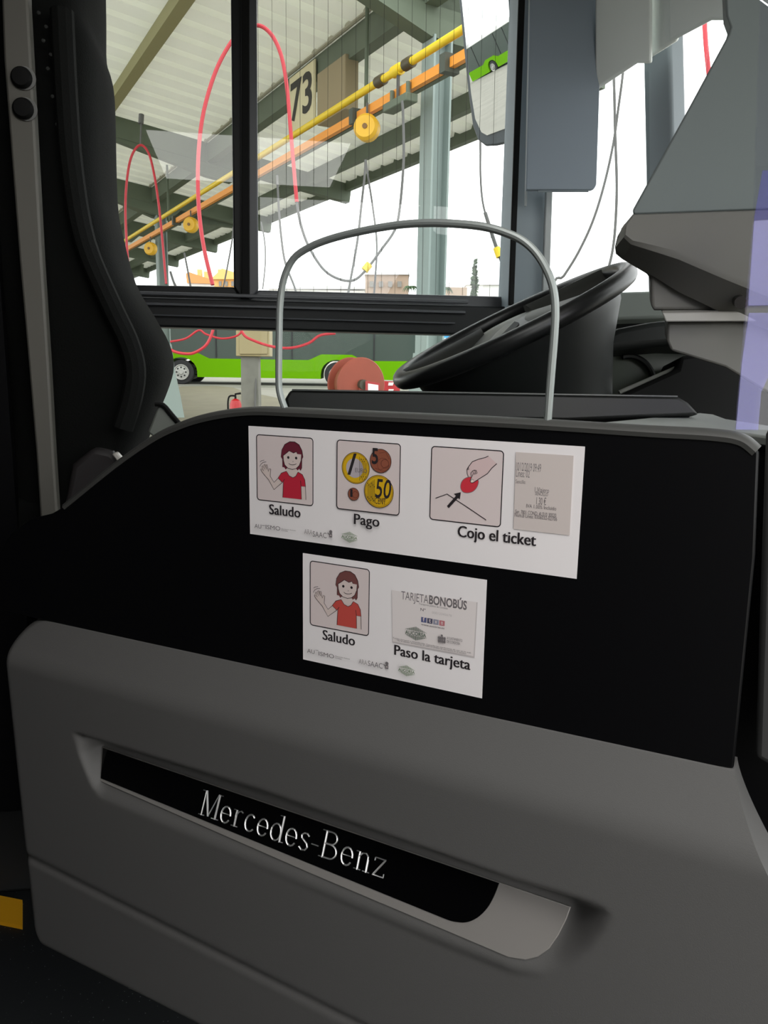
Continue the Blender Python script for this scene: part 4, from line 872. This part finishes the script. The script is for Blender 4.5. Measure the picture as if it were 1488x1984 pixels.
# ------------------------------------------------------------------ green buses
def green_bus(loc, ax, label, L=11.9, grp='green buses parked in the yard', wheels=(2.7, 8.55)):
    ax = Vector((ax.x, ax.y, 0)).normalized(); ay = Vector((-ax.y, ax.x, 0))       # ay points away from the viewer
    b = thing('city_bus', label, 'bus', loc, grp); O = Vector(loc); Wd, H = 2.5, 3.0
    def q(x, y, z): return O+ax*x+ay*y+UP*z
    def side(pts, y0, y1): return MB().prism([q(x, y0, z) for x, z in pts], ay*(y1-y0))
    low = [(0, 0.3)]
    for wx in wheels:
        low += [(wx-0.62, 0.3)] + [(wx-0.62*math.cos(math.pi*i/10), 0.5+0.55*math.sin(math.pi*i/10)) for i in range(11)] + [(wx+0.62, 0.3)]
    low += [(L, 0.3), (L, 1.05)]
    for wx in wheels[::-1]: low += [(wx+1.1, 1.02), (wx+0.6, 1.25), (wx-0.6, 1.25), (wx-1.1, 1.02)]
    low += [(0, 1.05)]
    side(low, 0, Wd).build('lower_body', M_GREEN, b)
    side([(0.02, 1.0), (L-0.02, 1.0), (L-0.08, 2.72), (0.08, 2.72)], 0.03, Wd-0.03).build('window_band', mat('bus_dark_glass', (62, 72, 66), 0.2, spec=0.2), b)
    side([(0.05, 2.7), (L-0.05, 2.7), (L-0.15, H), (0.15, H)], 0.0, Wd).build('roof', mat('bus_white_roof', (225, 228, 224), 0.5), b, bevel=0.05)
    for wx in wheels:
        for y0, y1 in ((0.02, 0.32), (Wd-0.32, Wd-0.02)):
            c = q(wx, y0, 0.48); wl = MB().lathe(c, ay, [(0.3, 0), (0.44, 0), (0.48, 0.05), (0.48, 0.25), (0.44, 0.3), (0, 0.3)], 28).build('wheel', M_TYRE, b, smooth=True)
            MB().lathe(q(wx, y0-0.005, 0.48), ay, [(0.0, -0.09), (0.08, -0.09), (0.1, -0.03), (0.24, -0.02), (0.27, -0.05), (0.3, -0.05), (0.3, 0.02), (0, 0.02)], 24).build('wheel_rim', mat('rim_alu', (168, 168, 164), 0.4, metal=0.5), wl, smooth=True)
            for k in range(8):
                a_ = 2*math.pi*k/8; MB().cyl(q(wx+0.18*math.cos(a_), y0-0.04, 0.48+0.18*math.sin(a_)), q(wx+0.18*math.cos(a_), y0+0.0, 0.48+0.18*math.sin(a_)), 0.035, 8).build('rim_hole', M_TYRE, wl)
    for dx in (4.05, 5.7, 7.0, 10.2):
        side([(dx, 1.06), (dx+0.05, 1.06), (dx+0.05, 2.68), (dx, 2.68)], 0.0, 0.035).build('window_bar', M_TYRE, b)
    side([(L-0.05, 0.45), (L+0.02, 0.45), (L+0.02, 0.7), (L-0.05, 0.7)], 0.15, Wd-0.15).build('bumper', mat('bus_amber', (230, 160, 40), 0.4), b)
    return b
pw1 = at(352, 745, 30.0); zgb = gz(pw1)
dd = 1
while dd < 60 and at(352, 745, dd).z > gz(at(352, 745, dd)): dd += 0.1
pA = at(352, 746, dd); pB = at(652, 746, dd*1.005); sc5 = (pB-pA).length
axb = (pB-pA).normalized(); axb = Vector((axb.x, axb.y, 0)).normalized()
bl = Vector((pA.x, pA.y, 0))-axb*2.7; 
b = green_bus((bl.x, bl.y, gz(bl)), axb, 'lime green city bus parked across the yard, seen under the waist beam', wheels=(2.7, 2.7+sc5))
# second bus, far behind at left, the one seen in the mirror
mdir = (want*Vector((1, 1, 0))).normalized() if False else Vector((want.x, want.y, 0)).normalized()
mp = Vector((mc.x, mc.y, 0))+mdir*72
ax2 = Vector((mdir.x*0.8+mdir.y*0.6, mdir.y*0.8-mdir.x*0.6, 0))
lc = mp-ax2*8.5
green_bus((lc.x, lc.y, gz(lc)), ax2, 'lime green city bus reflected in the side mirror')
# ------------------------------------------------------------------ yard objects
def ground_hit(x, y):
    lo, hi = 1.0, 120.0
    for _ in range(50):
        md = (lo+hi)/2; p = at(x, y, md)
        if p.z > gz(p): lo = md
        else: hi = md
    return at(x, y, lo), lo
def upright(px, d):                                                     # ground point below pixel column at distance d
    p = at(px, 700, d); return Vector((p.x, p.y, gz(p)))
PXM = lambda d: d/F_PX
# tan cabinet on a flared post
d = 9.0; g = upright(486, d)
cb = thing('electric_cabinet', 'tan electric cabinet on a grey concrete post in front of the green bus', 'cabinet', g)
MB().prism([at(*p, d-0.15) for p in [(457, 615), (522, 617), (522, 691), (457, 690)]], GD_*0.25).build('box', mat('cabinet_tan', (150, 138, 100), 0.6), cb, bevel=0.01)
MB().prism([at(*p, d-0.17) for p in [(464, 622), (518, 623), (518, 686), (464, 686)]], GD_*0.02).build('door', mat('cabinet_tan_door', (144, 132, 96), 0.6), cb, bevel=0.004)
zc = at(486, 690, d).z
mb = MB(); mb.ring_tube([[g+GR_*(sx_*wd)+GD_*(sy_*wd)+UP*(z-g.z) for sx_, sy_ in ((-1, -1), (1, -1), (1, 1), (-1, 1))] for z, wd in ((g.z, 0.15), (g.z+0.28, 0.14), (g.z+0.55, 0.1), (zc+0.2, 0.095))])
mb.build('post', mat('post_concrete', (112, 112, 104), 0.8, noise=(6, 0.15)), cb)
MB().tube([at(499, 690, d-0.05), at(496, 730, d-0.05), at(494, 790, d-0.05)], 0.012, 8).build('conduit', M_CABLE, cb)
# fire extinguisher
d2 = 8.6; g2 = upright(455, d2)
fe = thing('fire_extinguisher', 'red fire extinguisher with white label standing by the cabinet post', 'fire extinguisher', g2)
zx = at(455, 773, d2).z
MB().lathe(g2, UP, [(0.0, 0), (0.06, 0), (0.065, 0.02), (0.065, zx-g2.z-0.06), (0.05, zx-g2.z-0.02), (0.02, zx-g2.z), (0, zx-g2.z)], 20).build('cylinder', mat('extinguisher_red', (165, 20, 26), 0.35), fe, smooth=True)
MB().tube([Vector((g2.x, g2.y, zx)), Vector((g2.x, g2.y, zx+0.05)), Vector((g2.x, g2.y, zx+0.06))+GR_*0.06], 0.012, 8).build('handle', M_RUB, fe)
MB().tube([Vector((g2.x, g2.y, zx+0.03)), Vector((g2.x, g2.y, zx+0.02))-GR_*0.07, Vector((g2.x, g2.y, zx-0.1))-GR_*0.085, Vector((g2.x, g2.y, zx-0.3))-GR_*0.07], 0.01, 8, smooth=4).build('hose', M_RUB, fe)
MB().prism([g2+GR_*x_-GD_*0.067+UP*z_ for x_, z_ in ((-0.04, 0.25), (0.04, 0.25), (0.04, 0.36), (-0.04, 0.36))], -GD_*0.002).build('paper_label', M_PAPER, fe)
# hose reel
d3 = 9.5; g3 = upright(706, d3); rc3 = at(700, 745, d3); Rr = 52*PXM(d3)
hr = thing('hose_reel', 'brick red hose reel standing in front of the green bus', 'hose reel', g3)
M_REEL = mat('reel_red', (150, 72, 54), 0.6, noise=(4, 0.1))
axr = (-GD_*0.86+GR_*0.5).normalized()
for h0 in (0.0, 0.26): MB().lathe(rc3+axr*(h0-0.28), axr, [(0, 0), (Rr-0.01, 0), (Rr, 0.01), (Rr, 0.02), (Rr-0.01, 0.03), (0, 0.03)], 40).build('flange', M_REEL, hr, smooth=True)
MB().cyl(rc3-axr*0.26, rc3-axr*0.01, Rr*0.75, 32).build('drum', mat('reel_drum', (150, 92, 66), 0.7), hr, smooth=True)
MB().cyl(rc3+axr*0.0, rc3+axr*0.07, 0.06, 16).build('axle_boss', mat('boss_dark', (74, 70, 58), 0.5), hr)
for sg_ in (-0.32, 0.04): MB().prism([g3+axr*sg_+GR_*-0.2, g3+axr*sg_+GR_*0.2, Vector((rc3.x, rc3.y, rc3.z))+axr*sg_+GR_*0.05, Vector((rc3.x, rc3.y, rc3.z))+axr*sg_-GR_*0.05], axr*0.02).build('stand_leg', M_REEL, hr)
pl = [at(*p, d3-0.1) for p in [(708, 738), (736, 742), (735, 758), (708, 758)]]; MB().prism(pl, GD_*0.02).build('notice_plate', mat('plate_red', (170, 50, 52), 0.5), hr)
MB().prism([at(*p, d3-0.105) for p in [(713, 743), (733, 746), (733, 757), (713, 756)]], GD_*0.004).build('notice_paper', M_PAPER, hr)
# red and white barrier block beside reel
d4 = 10.5; bb = [at(*p, d4) for p in [(742, 738), (775, 740), (775, 800), (742, 800)]]
br = thing('barrier_board', 'small red and white barrier board right of the hose reel', 'barrier', upright(758, d4))
zz = gz(bb[0]); mb = MB(); mb.prism([bb[0], bb[1], Vector((bb[1].x, bb[1].y, zz)), Vector((bb[0].x, bb[0].y, zz))], GD_*0.05); mb.build('board', mat('barrier_red', (196, 56, 60), 0.5), br)
for k in range(2): MB().prism([at(*p, d4-0.01) for p in [(753, 741+k*13), (763, 741+k*13), (761, 747+k*13), (752, 747+k*13)]], GD_*0.008).build('white_patch', M_PAPER, br)
# blue advertising panel far right
d6 = 26.0
ad = thing('blue_panel', 'bright blue advertising panel right of the grey column base', 'panel', upright(858, d6))
za = [at(*p, d6) for p in [(837, 610), (890, 612), (890, 672), (837, 671)]]
MB().prism(za, GD_*0.1).build('board', mat('panel_blue', (50, 150, 215), 0.5), ad)
mb = MB(); put_text(mb, 'Ecov', at(842, 660, d6-0.02), GR_, UP, 26*PXM(d6), 8*PXM(d6), 0.03); mb.build('lettering', M_PAPER, ad)
for px in (840, 886):
    a = at(px, 671, d6+0.05); MB().cyl((a.x, a.y, gz(a)), (a.x, a.y, a.z+0.1), 0.05, 10).build('leg', M_STEEL, ad)
# raised concrete island
isl = [(300, 766), (352, 753), (420, 752), (452, 755), (475, 764), (520, 772), (600, 790), (640, 830), (300, 860)]
pts = [ground_hit(*p)[0] for p in isl]
ki = MB().prism([p-UP*0.02 for p in pts], (0, 0, 0.1)).build('island', mat('island_concrete', (102, 97, 78), 0.9, noise=(2, 0.08)), bevel=0.01); struct(ki)
ap = [ground_hit(*p)[0] for p in [(200, 752), (300, 751), (1000, 752), (1000, 738), (200, 738)]]
ro = struct(MB().prism([p-UP*0.02 for p in ap], (0, 0, 0.03)).build('road', mat('road_asphalt', (118, 116, 108), 0.9, noise=(1, 0.1))))
# ------------------------------------------------------------------ skyline
def house(name, label, pts_px, d, m_, roof=None, rm=None, cat='building', wins=()):
    x0, y0, x1 = pts_px; a = at(x0, y0, d); b_ = at(x1, y0, d); zg = min(gz(a), gz(b_))-0.3
    o = thing(name, label, cat, Vector(((a.x+b_.x)/2, (a.y+b_.y)/2, zg)), 'buildings on the skyline')
    MB().prism([Vector((a.x, a.y, zg)), Vector((b_.x, b_.y, zg)), Vector((b_.x, b_.y, a.z)), Vector((a.x, a.y, a.z))], GD_*8).build('wall', m_, o)
    for r_, mm2 in (roof or []):
        MB().prism([at(*p, d-0.3) for p in r_], GD_*8.6).build('roof', mm2, o)
    for w0 in wins: MB().prism([at(*p, d-0.1) for p in w0], GD_*0.15).build('window', mat('far_window', (120, 116, 110), 0.4), o)
    return o
Mt, Mo, Mwh, Mro = mat('wall_tan', (170, 148, 130), 0.9), mat('wall_orange', (232, 178, 110), 0.9), mat('wall_white', (228, 228, 224), 0.9), mat('roof_tile', (206, 140, 84), 0.8)
house('town_building', 'tan block building behind the small trees, left of the grey column', (708, 532, 792), 90, Mt, [([(706, 532), (794, 532), (794, 528), (706, 528)], Mwh)], wins=[[(716+18*k, 545), (724+18*k, 545), (724+18*k, 556), (716+18*k, 556)] for k in range(4)])
house('town_building', 'low pale building between the grey column and the cypress', (842, 556, 905), 95, Mt, [([(845, 556), (872, 547), (872, 556)], Mwh)])
house('town_building', 'low white building at the right end of the side window', (905, 552, 990), 100, Mwh, [([(903, 552), (990, 552), (990, 549), (903, 549)], Mwh)])
house('town_building', 'long low white shed left of the tan block', (520, 560, 706), 100, Mwh, [([(518, 560), (640, 553), (708, 557), (708, 560)], mat('roof_pale', (206, 208, 204), 0.8))])
house('town_building', 'orange house with tiled gable seen low in the left window', (415, 540, 458), 80, Mo, [([(408, 541), (430, 520), (462, 530), (462, 541)], Mo)], wins=[[(424+12*k, 545), (429+12*k, 545), (429+12*k, 554), (424+12*k, 554)] for k in range(3)])
house('town_building', 'white building with slanting tiled roof left of the orange house', (330, 548, 413), 98, Mwh, [([(360, 530), (366, 527), (420, 545), (420, 550), (362, 548)], Mro)])
for k, px in enumerate((386, 399, 426, 438)):
    a = at(px, 522+(k % 2)*4, 112); g = gz(a); o = MB().prism([Vector((a.x, a.y, g))+GR_*s_ for s_ in (-0.3, 0.3)]+[a+GR_*0.3, a-GR_*0.3], GD_*0.6).build('chimney', Mo); tag(o, ['leftmost slim orange chimney tower on the skyline', 'second slim orange chimney tower on the skyline', 'third slim orange chimney tower, above the orange house', 'rightmost slim orange chimney tower on the skyline'][k], 'chimney', 'orange chimney towers')
M_TREE = mat('tree_green', (70, 92, 62), 0.9, noise=(1.5, 0.3)); M_BARK = mat('bark', (84, 70, 54), 0.9)
def tree(label, px, ytop, d, wpx, kind='cypress', name='cypress_tree', clear=0.0):
    tp = at(px, ytop, d); g = gz(tp); H = tp.z-g; R = wpx*PXM(d)/2; rnd = random.Random(px*7+ytop)
    o = thing(name, label, 'tree', (tp.x, tp.y, g)); base = Vector((tp.x, tp.y, g))
    MB().cyl(base, base+UP*H*0.75, R*0.12, 8, R*0.05).build('trunk', M_BARK, o)
    mb = MB(); N = 900 if kind != 'palm' else 0
    for i in range(N):
        q = rnd.random()**0.7; z = H*(1-q*(1-max(clear, 0.05))); rr = R*(0.06+0.94*q**0.8)*(0.75+0.25*math.sin(z*3.1))*(0.5+0.5*rnd.random()); a_ = rnd.random()*6.283
        c = base+Vector((rr*math.cos(a_), rr*math.sin(a_), z)); s_ = R*0.34
        v1 = Vector((rnd.uniform(-1, 1), rnd.uniform(-1, 1), rnd.uniform(-0.3, 1))).normalized()*s_; v2 = Vector((rnd.uniform(-1, 1), rnd.uniform(-1, 1), rnd.uniform(-1, 0.5))).normalized()*s_*0.6
        mb.add([c-v1, c+v2, c+v1, c-v2], [(0, 1, 2, 3)])
    if kind == 'palm':
        for i in range(22):
            a_ = i*2.4; hd_ = Vector((math.cos(a_), math.sin(a_), 0)); prev = None
            for k in range(6):
                x_ = k/5; p_ = base+UP*(H*0.93+R*0.5*math.sin(x_*2.6)-R*0.55*x_*x_)+hd_*R*x_; sd = Vector((-hd_.y, hd_.x, -0.4))*R*0.12*(1-abs(2*x_-0.9)*0.8)
                cur = (p_-sd, p_+sd)
                if prev: mb.add([prev[0], prev[1], cur[1], cur[0]], [(0, 1, 2, 3)])
                prev = cur
    mb.build('crown', M_TREE, o); return o
tree('tall cypress tree standing right of the grey column', 921, 503, 60, 36)
tree('smaller cypress tree close right of the grey column', 852, 538, 62, 26)
tree('small palm tree against the tan building', 796, 549, 60, 34, 'palm', 'palm_tree')
tree('small palm tree between the cypresses', 862, 552, 55, 34, 'palm', 'palm_tree')
tree('dark leafy tree behind the upper end of the steering wheel', 1192, 512, 40, 50, 'cypress', 'garden_tree')
